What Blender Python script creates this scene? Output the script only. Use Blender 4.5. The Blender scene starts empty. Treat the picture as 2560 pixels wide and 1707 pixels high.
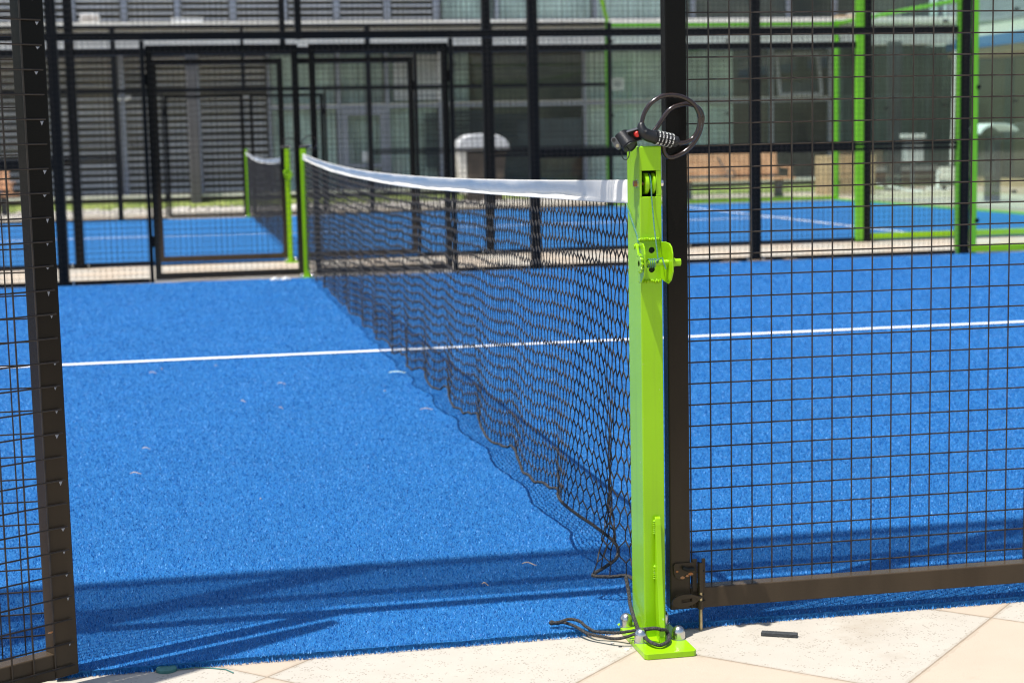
import bpy, math, random
import numpy as np
from mathutils import Vector, Matrix
random.seed(7); rng = np.random.default_rng(7)
SC = bpy.context.scene
COL = SC.collection
R = math.radians

# ------------------------------------------------------------------ materials
def mat(name, base, rough=.5, metal=0, spec=.5, var=.0, vscale=8, bump=0, bscale=60, coat=0, base2=None, detail=4):
    m = bpy.data.materials.new(name); m.use_nodes = True
    nt = m.node_tree; b = nt.nodes['Principled BSDF']
    b.inputs['Base Color'].default_value = (*base, 1); b.inputs['Roughness'].default_value = rough
    b.inputs['Metallic'].default_value = metal; b.inputs['Specular IOR Level'].default_value = spec
    b.inputs['Coat Weight'].default_value = coat; b.inputs['Coat Roughness'].default_value = .08
    tc = nt.nodes.new('ShaderNodeTexCoord')
    if var or base2:
        n = nt.nodes.new('ShaderNodeTexNoise'); n.inputs['Scale'].default_value = vscale; n.inputs['Detail'].default_value = detail
        nt.links.new(tc.outputs['Object'], n.inputs['Vector'])
        r = nt.nodes.new('ShaderNodeValToRGB'); r.color_ramp.elements[0].position = .32; r.color_ramp.elements[1].position = .68
        c0 = tuple(c*(1-var) for c in base); c1 = base2 if base2 else tuple(min(1, c*(1+var)) for c in base)
        r.color_ramp.elements[0].color = (*c0, 1); r.color_ramp.elements[1].color = (*c1, 1)
        nt.links.new(n.outputs['Fac'], r.inputs['Fac']); nt.links.new(r.outputs['Color'], b.inputs['Base Color'])
    if bump:
        n2 = nt.nodes.new('ShaderNodeTexNoise'); n2.inputs['Scale'].default_value = bscale; n2.inputs['Detail'].default_value = 5
        nt.links.new(tc.outputs['Object'], n2.inputs['Vector'])
        bp = nt.nodes.new('ShaderNodeBump'); bp.inputs['Strength'].default_value = bump; bp.inputs['Distance'].default_value = .004
        nt.links.new(n2.outputs['Fac'], bp.inputs['Height']); nt.links.new(bp.outputs['Normal'], b.inputs['Normal'])
    return m

def glass_mat(name, tint, haze=.0):
    m = bpy.data.materials.new(name); m.use_nodes = True; nt = m.node_tree; nt.nodes.clear()
    out = nt.nodes.new('ShaderNodeOutputMaterial'); mix = nt.nodes.new('ShaderNodeMixShader')
    tr = nt.nodes.new('ShaderNodeBsdfTransparent'); tr.inputs['Color'].default_value = (*tint, 1)
    gl = nt.nodes.new('ShaderNodeBsdfGlossy'); gl.inputs['Roughness'].default_value = .02
    lw = nt.nodes.new('ShaderNodeLayerWeight'); lw.inputs['Blend'].default_value = .5
    p5 = nt.nodes.new('ShaderNodeMath'); p5.operation = 'POWER'; p5.inputs[1].default_value = 5; nt.links.new(lw.outputs['Facing'], p5.inputs[0])
    fr = nt.nodes.new('ShaderNodeMapRange'); fr.inputs[3].default_value = .035; fr.inputs[4].default_value = 1; nt.links.new(p5.outputs[0], fr.inputs[0])
    nt.links.new(fr.outputs[0], mix.inputs[0]); nt.links.new(tr.outputs[0], mix.inputs[1]); nt.links.new(gl.outputs[0], mix.inputs[2])
    nt.links.new(mix.outputs[0], out.inputs['Surface'])
    return m

def turf_mat(name, fibre):
    m = bpy.data.materials.new(name); m.use_nodes = True; nt = m.node_tree; b = nt.nodes['Principled BSDF']
    tc = nt.nodes.new('ShaderNodeTexCoord')
    n = nt.nodes.new('ShaderNodeTexNoise'); n.inputs['Scale'].default_value = 480 if fibre else 190; n.inputs['Detail'].default_value = 2
    nt.links.new(tc.outputs['Object'], n.inputs['Vector'])
    r = nt.nodes.new('ShaderNodeValToRGB'); e = r.color_ramp.elements
    if fibre:
        e[0].position = .2; e[1].position = .78
        e[0].color = (.001, .048, .21, 1); e[1].color = (.060, .33, .75, 1); g = e.new(.90); g.color = (.19, .45, .84, 1)
        k = e.new(.52); k.color = (.004, .152, .47, 1)
    else:
        e[0].position = .3; e[1].position = .7
        e[0].color = (.003, .068, .225, 1); e[1].color = (.020, .172, .42, 1)
    if fibre:
        at = nt.nodes.new('ShaderNodeAttribute'); at.attribute_name = 'dye_and_glint'; nt.links.new(at.outputs['Fac'], r.inputs['Fac'])
    else: nt.links.new(n.outputs['Fac'], r.inputs['Fac'])
    n2 = nt.nodes.new('ShaderNodeTexNoise'); n2.inputs['Scale'].default_value = 2.2; n2.inputs['Detail'].default_value = 5
    nt.links.new(tc.outputs['Object'], n2.inputs['Vector'])
    mr = nt.nodes.new('ShaderNodeMapRange'); mr.inputs[1].default_value = .3; mr.inputs[2].default_value = .7
    mr.inputs[3].default_value = .95; mr.inputs[4].default_value = 1.04
    nt.links.new(n2.outputs['Fac'], mr.inputs[0])
    mx = nt.nodes.new('ShaderNodeVectorMath'); mx.operation = 'SCALE'
    nt.links.new(r.outputs['Color'], mx.inputs[0]); nt.links.new(mr.outputs[0], mx.inputs['Scale'])
    nt.links.new(mx.outputs[0], b.inputs['Base Color'])
    b.inputs['Roughness'].default_value = .5 if fibre else .7
    b.inputs['Specular IOR Level'].default_value = .3 if fibre else .2
    if not fibre:
        b.inputs['Sheen Weight'].default_value = .1; b.inputs['Sheen Tint'].default_value = (.45, .65, 1, 1)
        bp = nt.nodes.new('ShaderNodeBump'); bp.inputs['Strength'].default_value = .8; bp.inputs['Distance'].default_value = .006
        nt.links.new(n.outputs['Fac'], bp.inputs['Height']); nt.links.new(bp.outputs['Normal'], b.inputs['Normal'])
    return m

def paving_mat():
    m = bpy.data.materials.new('paving_stone'); m.use_nodes = True; nt = m.node_tree; b = nt.nodes['Principled BSDF']
    N = nt.nodes.new; L = nt.links.new
    tc = N('ShaderNodeTexCoord'); sp = N('ShaderNodeSeparateXYZ'); L(tc.outputs['Object'], sp.inputs[0])
    def mth(op, a, bb=None):
        q = N('ShaderNodeMath'); q.operation = op
        for i, v in enumerate((a, bb)):
            if v is None: continue
            if isinstance(v, (int, float)): q.inputs[i].default_value = v
            else: L(v, q.inputs[i])
        return q.outputs[0]
    S = .79
    a = mth('DIVIDE', mth('SUBTRACT', mth('SUBTRACT', sp.outputs[0], sp.outputs[1]), .071), S)
    c = mth('DIVIDE', mth('ADD', mth('ADD', sp.outputs[0], sp.outputs[1]), .13), S)
    fa, fc = mth('FLOOR', a), mth('FLOOR', c)
    par = mth('MODULO', mth('ADD', mth('ADD', fa, fc), 2000), 2)          # which of the two stones
    def edge(v):
        f = mth('FRACT', v); return mth('MINIMUM', f, mth('SUBTRACT', 1, f))
    jn = N('ShaderNodeTexNoise'); jn.inputs['Scale'].default_value = 30; L(tc.outputs['Object'], jn.inputs['Vector'])
    d = mth('MINIMUM', edge(a), edge(c))
    joint = mth('LESS_THAN', d, mth('ADD', mth('MULTIPLY', jn.outputs['Fac'], .006), .0008))
    # speckles
    v = N('ShaderNodeTexVoronoi'); v.inputs['Scale'].default_value = 150; L(tc.outputs['Object'], v.inputs['Vector'])
    gate = N('ShaderNodeTexNoise'); gate.inputs['Scale'].default_value = 45; gate.inputs['Detail'].default_value = 4; L(tc.outputs['Object'], gate.inputs['Vector'])
    spk = mth('MULTIPLY', mth('LESS_THAN', v.outputs['Distance'], .30), mth('GREATER_THAN', gate.outputs['Fac'], .53))
    spk = mth('MULTIPLY', spk, mth('SUBTRACT', 1, mth('MULTIPLY', par, .9)))
    big = N('ShaderNodeTexNoise'); big.inputs['Scale'].default_value = 7; big.inputs['Detail'].default_value = 6; L(tc.outputs['Object'], big.inputs['Vector'])
    def mixc(f, A, B):
        q = N('ShaderNodeMix'); q.data_type = 'RGBA'
        if isinstance(f, (int, float)): q.inputs[0].default_value = f
        else: L(f, q.inputs[0])
        for i, x in ((6, A), (7, B)):
            if isinstance(x, tuple): q.inputs[i].default_value = (*x, 1)
            else: L(x, q.inputs[i])
        return q.outputs[2]
    pale = mixc(big.outputs['Fac'], (.375, .338, .282), (.465, .428, .365))
    apr = mixc(big.outputs['Fac'], (.405, .334, .256), (.455, .38, .296))
    colr = mixc(par, pale, apr)
    colr = mixc(mth('MULTIPLY', spk, .75), colr, (.22, .19, .15))
    colr = mixc(mth('MULTIPLY', joint, .75), colr, (.20, .15, .10))
    st = N('ShaderNodeTexNoise'); st.inputs['Scale'].default_value = 3.1; st.inputs['Detail'].default_value = 9; st.inputs['Roughness'].default_value = .68; L(tc.outputs['Object'], st.inputs['Vector'])
    sr = N('ShaderNodeMapRange'); sr.inputs[1].default_value = .55; sr.inputs[2].default_value = .72; sr.inputs[3].default_value = 0; sr.inputs[4].default_value = .5; L(st.outputs['Fac'], sr.inputs[0])
    colr = mixc(sr.outputs[0], colr, (.30, .245, .18))
    grime = mth('MULTIPLY', mth('LESS_THAN', d, mth('MULTIPLY', gate.outputs['Fac'], .03)), .22)
    colr = mixc(grime, colr, (.24, .19, .13))
    L(colr, b.inputs['Base Color']); b.inputs['Roughness'].default_value = .7; b.inputs['Specular IOR Level'].default_value = .3
    fine = N('ShaderNodeTexNoise'); fine.inputs['Scale'].default_value = 260; fine.inputs['Detail'].default_value = 5; L(tc.outputs['Object'], fine.inputs['Vector'])
    h = mth('SUBTRACT', mth('SUBTRACT', fine.outputs['Fac'], mth('MULTIPLY', joint, 2.2)), spk)
    bp = N('ShaderNodeBump'); bp.inputs['Strength'].default_value = .35; bp.inputs['Distance'].default_value = .002
    L(h, bp.inputs['Height']); L(bp.outputs['Normal'], b.inputs['Normal'])
    return m

M = {}
M['turf'] = turf_mat('blue_turf', False); M['fibre'] = turf_mat('blue_fibre', True)
M['paving'] = paving_mat()
M['line'] = mat('white_line', (.78, .80, .82), .8, var=.1, vscale=220)
M['black'] = mat('black_powder_coat', (.0045, .0045, .005), .34, spec=.16, var=.15, vscale=3, bump=.12, bscale=400)
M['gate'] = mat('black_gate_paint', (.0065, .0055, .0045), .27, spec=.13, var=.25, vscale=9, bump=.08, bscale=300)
def worn_paint(m):
    nt = m.node_tree; b = nt.nodes['Principled BSDF']; N = nt.nodes.new; L = nt.links.new
    src = b.inputs['Base Color'].links[0].from_socket
    geo = N('ShaderNodeNewGeometry')
    ch = N('ShaderNodeTexNoise'); ch.inputs['Scale'].default_value = 95; ch.inputs['Detail'].default_value = 3; L(geo.outputs['Position'], ch.inputs['Vector'])
    r1 = N('ShaderNodeMapRange'); r1.inputs[1].default_value = .74; r1.inputs[2].default_value = .76; L(ch.outputs['Fac'], r1.inputs[0])
    mp = N('ShaderNodeMapping'); mp.inputs['Scale'].default_value = (60, 60, 3); L(geo.outputs['Position'], mp.inputs[0])
    sc = N('ShaderNodeTexNoise'); sc.inputs['Scale'].default_value = 1; sc.inputs['Detail'].default_value = 7; L(mp.outputs[0], sc.inputs['Vector'])
    r2 = N('ShaderNodeMapRange'); r2.inputs[1].default_value = .56; r2.inputs[2].default_value = .80; r2.inputs[4].default_value = .4; L(sc.outputs['Fac'], r2.inputs[0])
    a = N('ShaderNodeMix'); a.data_type = 'RGBA'; L(r2.outputs[0], a.inputs[0]); L(src, a.inputs[6]); a.inputs[7].default_value = (.17, .30, .02, 1)
    c = N('ShaderNodeMix'); c.data_type = 'RGBA'; L(r1.outputs[0], c.inputs[0]); L(a.outputs[2], c.inputs[6]); c.inputs[7].default_value = (.42, .55, .22, 1)
    L(c.outputs[2], b.inputs['Base Color'])
def reflection_paint():
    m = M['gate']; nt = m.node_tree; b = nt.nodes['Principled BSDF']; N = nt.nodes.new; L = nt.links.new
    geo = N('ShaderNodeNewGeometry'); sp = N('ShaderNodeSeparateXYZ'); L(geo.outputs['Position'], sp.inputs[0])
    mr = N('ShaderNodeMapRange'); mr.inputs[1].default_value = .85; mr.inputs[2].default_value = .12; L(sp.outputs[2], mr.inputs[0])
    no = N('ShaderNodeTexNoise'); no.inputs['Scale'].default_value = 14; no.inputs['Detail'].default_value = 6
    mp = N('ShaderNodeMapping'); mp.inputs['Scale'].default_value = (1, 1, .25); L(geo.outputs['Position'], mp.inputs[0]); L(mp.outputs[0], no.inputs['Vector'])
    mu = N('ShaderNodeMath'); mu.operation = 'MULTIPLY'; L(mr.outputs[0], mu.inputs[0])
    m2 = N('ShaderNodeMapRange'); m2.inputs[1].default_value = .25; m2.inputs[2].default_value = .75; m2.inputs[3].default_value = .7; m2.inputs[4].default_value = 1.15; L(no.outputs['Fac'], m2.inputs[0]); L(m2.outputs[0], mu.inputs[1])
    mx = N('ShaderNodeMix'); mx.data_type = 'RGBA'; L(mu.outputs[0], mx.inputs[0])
    mx.inputs[6].default_value = (.004, .0036, .003, 1); mx.inputs[7].default_value = (.062, .045, .029, 1)      # reflection of sunlit paving, painted brown onto the lower part
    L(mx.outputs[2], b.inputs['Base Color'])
reflection_paint()
M['wire'] = mat('black_wire', (.030, .023, .017), .36, spec=.3, var=.3, vscale=30)
M['green'] = mat('lime_paint', (.255, .51, .004), .24, spec=.38, var=.06, vscale=5, bump=.05, bscale=180)
worn_paint(M['green'])
M['green2'] = mat('green_frame_paint', (.16, .50, .012), .35, spec=.5, var=.06, vscale=4)
M['net'] = mat('net_cord_black', (.030, .027, .025), .75, spec=.25, var=.4, vscale=200)
M['rope'] = mat('braided_rope', (.012, .012, .012), .85, spec=.25, base2=(.075, .072, .07), vscale=330, bump=1.0, bscale=330)
M['tape'] = mat('white_tape', (.76, .73, .67), .75, spec=.2, var=.04, vscale=14, bump=.15, bscale=300)
M['steel'] = mat('brushed_steel', (.62, .61, .58), .24, metal=1, var=.1, vscale=40)
M['rust'] = mat('rusty_steel', (.30, .20, .13), .5, metal=.7, base2=(.36, .13, .03), vscale=90)
M['brass'] = mat('yellow_zinc', (.42, .34, .20), .35, metal=.9, var=.3, vscale=60)
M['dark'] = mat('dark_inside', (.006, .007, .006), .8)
M['plastic'] = mat('black_plastic', (.010, .0105, .0115), .38, spec=.4, var=.15, vscale=60, bump=.1, bscale=500)
M['plastic2'] = mat('grey_plastic_rim', (.06, .06, .06), .45)
M['red'] = mat('red_plastic', (.72, .03, .02), .4, var=.08, vscale=80)
M['cable'] = mat('smoked_cable_sleeve', (.008, .006, .0055), .17, spec=.4, coat=.35, base2=(.035, .02, .014), vscale=500)
M['print'] = mat('white_print', (.80, .80, .76), .6, var=.06, vscale=300)
M['cord'] = mat('green_wire_rope', (.012, .16, .08), .5, spec=.35, base2=(.13, .21, .18), vscale=260)
M['weld'] = mat('painted_weld', (.30, .55, .006), .32, spec=.5, bump=1, bscale=250, var=.1, vscale=50)
M['twig'] = mat('dry_leaf', (.36, .24, .15), .8, base2=(.58, .46, .32), vscale=120)
M['pale_leaf'] = mat('pale_green_leaf', (.50, .62, .48), .7, var=.2, vscale=60)
M['rubber'] = mat('black_rubber', (.035, .038, .040), .7, bump=.5, bscale=200, var=.2, vscale=90)
M['teal'] = mat('teal_plastic', (.05, .17, .15), .55, var=.2, vscale=50)
M['cream'] = mat('cream_render', (.82, .79, .70), .8, var=.07, vscale=1.5, bump=.2, bscale=60)
M['slat'] = mat('pale_louvre_slat', (.82, .80, .76), .5, var=.12, vscale=1.2)
M['slatd'] = mat('dark_louvre_slat', (.05, .07, .07), .5, var=.2, vscale=3)
M['frame'] = mat('grey_window_frame', (.30, .32, .36), .45, spec=.5, var=.1, vscale=2)
M['curtain'] = mat('grey_green_curtain', (.68, .74, .69), .9, var=.18, vscale=2.5)
M['room'] = mat('dim_room', (.06, .062, .055), .9, base2=(.22, .20, .14), vscale=.9)  # dim interior with warm sunlit patches, both put into the colour
M['column'] = mat('grey_column', (.10, .098, .095), .7, var=.1, vscale=3)
M['column2'] = mat('dull_white_frame', (.42, .43, .43), .5, var=.08, vscale=3)
M['soffit'] = mat('brown_soffit', (.10, .085, .07), .8, var=.1, vscale=2)
M['clad'] = mat('dark_teal_cladding', (.10, .15, .13), .6, var=.18, vscale=2)
M['olive'] = mat('olive_panel', (.19, .20, .13), .7, var=.08, vscale=2)
M['blue'] = mat('blue_fascia', (.02, .16, .42), .5, var=.06, vscale=2)
M['tan'] = mat('tan_timber', (.50, .36, .20), .7, var=.15, vscale=9)
M['brick'] = mat('brown_brick', (.27, .16, .11), .85, var=.25, vscale=14, bump=.4, bscale=60)
M['bench'] = mat('orange_timber', (.56, .29, .14), .55, base2=(.66, .37, .20), var=.15, vscale=7)
M['leg'] = mat('charcoal_leg', (.035, .04, .045), .5, var=.15, vscale=6)
M['white'] = mat('white_plastic', (.80, .80, .78), .45, var=.05, vscale=4)
M['brownbox'] = mat('dark_brown_cabinet', (.085, .066, .048), .6, var=.3, vscale=6)
M['grass'] = mat('lawn_green', (.15, .24, .035), .9, base2=(.30, .35, .09), var=.4, vscale=5, bump=.8, bscale=90)
M['gravel'] = mat('white_pebble', (.62, .58, .53), .8, var=.25, vscale=18)
M['silver'] = mat('silver_hood', (.60, .61, .62), .35, spec=.6, var=.06, vscale=4)
M['glass'] = glass_mat('court_glass', (.925, .975, .955))
M['pane'] = glass_mat('window_glass', (.94, .97, .955))
M['bronze'] = mat('brown_brick_paving', (.36, .24, .19), .85, var=.2, vscale=12)

# ------------------------------------------------------------------ mesh builder
ROOT = {}
class MB:
    def __init__(s): s.v = []; s.f = []
    def add(s, vs, fs):
        o = len(s.v); s.v.extend([tuple(p) for p in vs]); s.f.extend([tuple(i+o for i in f) for f in fs]); return s
    def box(s, x0, y0, z0, x1, y1, z1):
        if x0 > x1: x0, x1 = x1, x0
        if y0 > y1: y0, y1 = y1, y0
        if z0 > z1: z0, z1 = z1, z0
        return s.add([(x0,y0,z0),(x1,y0,z0),(x1,y1,z0),(x0,y1,z0),(x0,y0,z1),(x1,y0,z1),(x1,y1,z1),(x0,y1,z1)],
            [(0,3,2,1),(4,5,6,7),(0,1,5,4),(1,2,6,5),(2,3,7,6),(3,0,4,7)])
    def obox(s, c, ax, h):
        c = Vector(c); A = [Vector(a).normalized()*k for a, k in zip(ax, h)]
        vs = [c+A[0]*i+A[1]*j+A[2]*k for k in (-1,1) for i, j in ((-1,-1),(1,-1),(1,1),(-1,1))]
        return s.add(vs, [(0,3,2,1),(4,5,6,7),(0,1,5,4),(1,2,6,5),(2,3,7,6),(3,0,4,7)])
    def tube(s, pts, r, n=8, caps=True):
        P = [Vector(p) for p in pts]; rs = r if isinstance(r, (list, tuple)) else [r]*len(P)
        up = None; vs = []; fs = []
        for i, p in enumerate(P):
            t = (P[min(i+1, len(P)-1)]-P[max(i-1, 0)])
            t = t.normalized() if t.length > 1e-9 else Vector((0,0,1))
            if up is None:
                up = Vector((0,0,1)) if abs(t.z) < .9 else Vector((0,1,0))
            up = (up-t*up.dot(t))
            up = up.normalized() if up.length > 1e-6 else t.orthogonal().normalized()
            sd = t.cross(up)
            for k in range(n):
                a = 2*math.pi*(k+.5)/n
                vs.append(p+(up*math.cos(a)+sd*math.sin(a))*rs[i])
        for i in range(len(P)-1):
            for k in range(n):
                fs.append((i*n+k, i*n+(k+1)%n, (i+1)*n+(k+1)%n, (i+1)*n+k))
        if caps:
            fs.append(tuple(range(n))[::-1]); fs.append(tuple((len(P)-1)*n+k for k in range(n)))
        return s.add(vs, fs)
    def prism(s, poly, fn):              # poly 2d, fn(u,v,side)->3d
        n = len(poly)
        vs = [fn(u, v, 0) for u, v in poly]+[fn(u, v, 1) for u, v in poly]
        fs = [tuple(range(n))[::-1], tuple(range(n, 2*n))]+[(i, (i+1)%n, n+(i+1)%n, n+i) for i in range(n)]
        return s.add(vs, fs)
    def ringplate(s, x0, x1, z0, z1, cx, cz, r, y0, y1, n=20):   # plate in xz with a round hole
        out = []; inn = []
        for k in range(n):
            a = 2*math.pi*(k+.5)/n; c, d = math.cos(a), math.sin(a)
            t = min(((x1-cx)/c if c > 0 else (x0-cx)/c) if abs(c) > 1e-9 else 9, ((z1-cz)/d if d > 0 else (z0-cz)/d) if abs(d) > 1e-9 else 9)
            out.append((cx+c*t, cz+d*t)); inn.append((cx+c*r, cz+d*r))
        corners = [(x1,z1),(x0,z1),(x0,z0),(x1,z0)]
        ang = lambda p: math.atan2(p[1]-cz, p[0]-cx) % (2*math.pi)
        vs = []; fs = []
        for y in (y0, y1):
            vs += [(p[0], y, p[1]) for p in out]+[(p[0], y, p[1]) for p in inn]
        cidx = {}
        for q, cnr in enumerate(corners):
            for sgn, y in ((0,y0),(1,y1)):
                cidx[(q,sgn)] = len(vs); vs.append((cnr[0], y, cnr[1]))
        for k in range(n):
            k2 = (k+1)%n; a0, a1 = ang(out[k]), ang(out[k2])
            if a1 < a0: a1 += 2*math.pi
            mid = [q for q in range(4) if a0 < (ang(corners[q]) if ang(corners[q]) >= a0 else ang(corners[q])+2*math.pi) < a1]
            for sgn in (0, 1):
                o = sgn*2*n
                poly = [o+k]+[cidx[(q,sgn)] for q in mid]+[o+k2, o+n+k2, o+n+k]
                fs.append(tuple(poly) if sgn else tuple(poly[::-1]))
            chain = [(k, 2*n+k)]+[(cidx[(q,0)], cidx[(q,1)]) for q in mid]+[(k2, 2*n+k2)]
            for (a, b), (c, d) in zip(chain, chain[1:]): fs.append((a, c, d, b))
            fs.append((n+k2, n+k, 3*n+k, 3*n+k2))
        return s.add(vs, fs)
    def build(s, name, m, parent=None, smooth=False, bevel=0, seg=2):
        off = Vector((0,0,0))
        if parent is not None: off = ROOT[parent.name]
        me = bpy.data.meshes.new(name)
        me.from_pydata([(p[0]-off.x, p[1]-off.y, p[2]-off.z) for p in s.v], [], s.f)
        me.materials.append(m); me.update()
        if smooth:
            me.polygons.foreach_set('use_smooth', [True]*len(me.polygons))
            me.set_sharp_from_angle(angle=R(38))
        o = bpy.data.objects.new(name, me); COL.objects.link(o)
        if parent is not None: o.parent = parent
        ROOT[o.name] = off
        if bevel:
            bv = o.modifiers.new('bevel', 'BEVEL'); bv.width = bevel; bv.segments = seg; bv.limit_method = 'ANGLE'; bv.angle_limit = R(40)
        return o

def tag(o, label=None, cat=None, group=None, kind=None):
    if label: o['label'] = label
    if cat: o['category'] = cat
    if group: o['group'] = group
    if kind: o['kind'] = kind
    return o
def thing(name, loc, label, cat, group=None):
    o = bpy.data.objects.new(name, None); o.empty_display_size = .1; COL.objects.link(o); o.location = loc
    ROOT[o.name] = Vector(loc); return tag(o, label, cat, group)
def struct(name, mb, m): return tag(mb.build(name, m), kind='structure')

# ------------------------------------------------------------------ the court's measures (metres)
PX = (1.905, 3.82, 5.73)          # posts of the side fences, either side of the net
XE = 9.55                         # end wall
Y1, Y2, Y3, Y4 = 0, 10.0, 12.2, 22.2      # turf edges of the two courts
ZM, ZR, ZG = .948, 1.928, 2.87            # rails at one, two and three metres
PITCH = .0465

# ------------------------------------------------------------------ ground
struct('paving', MB().add([(-80,-60,-.012),(80,-60,-.012),(80,120,-.012),(-80,120,-.012)], [(0,1,2,3)]), M['paving'])
def turf_sheet(name, y0, y1, wavy):
    b = MB(); n = 240; xs = [-XE+2*XE*i/n for i in range(n+1)]
    e0 = [y0+(random.uniform(-.004,.004) if wavy else 0) for _ in xs]; e1 = [y1+random.uniform(-.004,.004) for _ in xs]
    vs = [(x, e, 0) for x, e in zip(xs, e0)]+[(x, e, 0) for x, e in zip(xs, e1)]+[(x, e+.003, -.0125) for x, e in zip(xs, e0)]+[(x, e-.003, -.0125) for x, e in zip(xs, e1)]
    k = n+1; fs = []
    for i in range(n):
        fs += [(i,i+1,k+i+1,k+i),(2*k+i,2*k+i+1,i+1,i),(k+i,k+i+1,3*k+i+1,3*k+i)]
    b.add(vs, fs); return struct(name, b, M['turf'])
turf_sheet('court_turf', Y1, Y2, True); turf_sheet('court_turf', Y3, Y4, True)
def line(x0, y0, x1, y1):
    b = MB(); n = 160; vs = []; fs = []
    along = abs(x1-x0) > abs(y1-y0)
    for i in range(n+1):
        t = i/n
        j0, j1 = random.uniform(-.003,.003), random.uniform(-.003,.003)
        if along: x = x0+(x1-x0)*t; vs += [(x,y0+j0,.0045),(x,y1+j1,.0045)]
        else: y = y0+(y1-y0)*t; vs += [(x0+j0,y,.0045),(x1+j1,y,.0045)]
        if i: a = 2*i-2; fs.append((a,a+1,a+3,a+2))
    b.add(vs, fs); struct('court_line', b, M['line'])
for y0 in (Y1, Y3):
    line(-6.85, y0+4.972, 6.85, y0+5.028)
    for sx in (-1, 1): line(sx*6.64-.024, y0+.02, sx*6.64+.024, y0+9.98)

# fibres standing up from the near part of the turf
def fibres():
    P = []
    x0f = lambda y: -1.35-.12*(y+.1); x1f = lambda y: 1.05+.56*(y+.1)
    wf = lambda y: .00185+.00042*np.maximum(y, 0)
    ys = np.linspace(-.009, 9.97, 4000); dens = .20/wf(ys)**2*(x1f(ys)-x0f(ys)); dens[ys < .012] *= 2.2
    cdf = np.cumsum(dens); n = int(cdf[-1]*(ys[1]-ys[0])); cdf /= cdf[-1]
    y = np.interp(rng.uniform(0, 1, n), cdf, ys); x = x0f(y)+(x1f(y)-x0f(y))*rng.uniform(0, 1, n)
    k = ~((np.abs(x) < .062) & (y < .035)) & ~(np.abs(y-5) < rng.uniform(.014, .028, n))
    x, y = x[k], y[k]; n = len(x)
    az = rng.uniform(0, 2*np.pi, n); wd = wf(y)*rng.uniform(.7, 1.3, n)
    lean = rng.uniform(.15, 1.2, n); la = rng.uniform(0, 2*np.pi, n); hh = (.0068+.00015*y)*rng.uniform(.55, 1.35, n)*np.where(y < .012, 1.05, 1)
    z = np.where(y < 0, -.011, -.002)
    a = np.stack([x-np.cos(az)*wd/2, y-np.sin(az)*wd/2, z], 1); b = np.stack([x+np.cos(az)*wd/2, y+np.sin(az)*wd/2, z], 1)
    c = np.stack([x+np.cos(la)*np.sin(lean)*hh, y+np.sin(la)*np.sin(lean)*hh, z+.002+np.cos(lean)*hh], 1)
    P.append(np.stack([a, b, c], 1))
    V = np.concatenate(P).reshape(-1, 3); n = len(V)//3
    me = bpy.data.meshes.new('turf_fibres'); me.vertices.add(len(V)); me.loops.add(len(V)); me.polygons.add(n)
    me.vertices.foreach_set('co', V.astype(np.float32).ravel()); me.loops.foreach_set('vertex_index', np.arange(len(V), dtype=np.int32))
    me.polygons.foreach_set('loop_start', np.arange(0, len(V), 3, dtype=np.int32)); me.polygons.foreach_set('loop_total', np.full(n, 3, dtype=np.int32))
    t_ = rng.normal(.5, .17, n); t_[rng.uniform(0, 1, n) < .07] = .92      # yarn dye varies from blade to blade, a few pale ones paint in glints
    me.attributes.new('dye_and_glint', 'FLOAT', 'FACE').data.foreach_set('value', np.clip(t_, 0, 1).astype(np.float32))
    me.materials.append(M['fibre']); me.update(calc_edges=True); me.validate()
    o = bpy.data.objects.new('turf_fibres', me); COL.objects.link(o)
    tag(o, 'short blue artificial grass fibres standing on the nearest court', 'turf', kind='stuff')
fibres()

# lawn that rises gently towards the building, kerb, gravel strip
def lawn():
    b = MB(); nx, ny = 90, 10; vs = []; fs = []
    for j in range(ny+1):
        for i in range(nx+1):
            y = 26.7+.86*j/ny; vs.append((-16+28.5*i/nx, y, .004+.105*(j/ny)**1.1+random.uniform(-.008,.008)*(j>0)))
    for j in range(ny):
        for i in range(nx): a = j*(nx+1)+i; fs.append((a,a+1,a+nx+2,a+nx+1))
    b.add(vs, fs); struct('lawn', b, M['grass'])
lawn()
b = MB()
for i in range(9000):
    x, y = random.uniform(-14, 12), random.uniform(26.58, 26.82)
    if random.random() < .35: x, y = random.uniform(.2, 3.2)*1.6-1.0, random.uniform(26.2, 26.8)
    a = random.uniform(0, 6.28); h = random.uniform(.02, .07); w = .004
    zz = .003
    b.add([(x-w*math.cos(a),y-w*math.sin(a),zz),(x+w*math.cos(a),y+w*math.sin(a),zz),(x+random.uniform(-.02,.02),y+random.uniform(-.02,.02),zz+h)], [(0,1,2)])
tag(b.build('lawn_grass_blades', M['grass']), 'ragged green grass blades along the lawn edge', 'grass', kind='stuff')
b = MB()
for i in range(2600):
    x, y = random.uniform(-9, 7.2), random.uniform(24.4, 26.55)
    r = random.uniform(.02, .06); c = (x, y, r*.4-.012)
    vs = [(x+r*math.cos(k*2.094)*random.uniform(.7,1.2), y+r*math.sin(k*2.094)*random.uniform(.7,1.2), -.012) for k in range(3)]
    vs += [(x+r*.8*math.cos(k*2.094+.9)*random.uniform(.6,1.1), y+r*.8*math.sin(k*2.094+.9), r*random.uniform(.5,.9)) for k in range(3)]
    b.add(vs, [(0,2,1),(3,4,5),(0,1,3),(1,4,3),(1,2,4),(2,5,4),(2,0,5),(0,3,5)])
tag(b.build('pebble_strip', M['gravel']), 'strip of whitish pebbles between the far fence and the lawn', 'gravel', kind='stuff')
struct('kerb', MB().box(-14, 24.1, -.012, 7.3, 24.2, .05), M['cream'])

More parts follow.
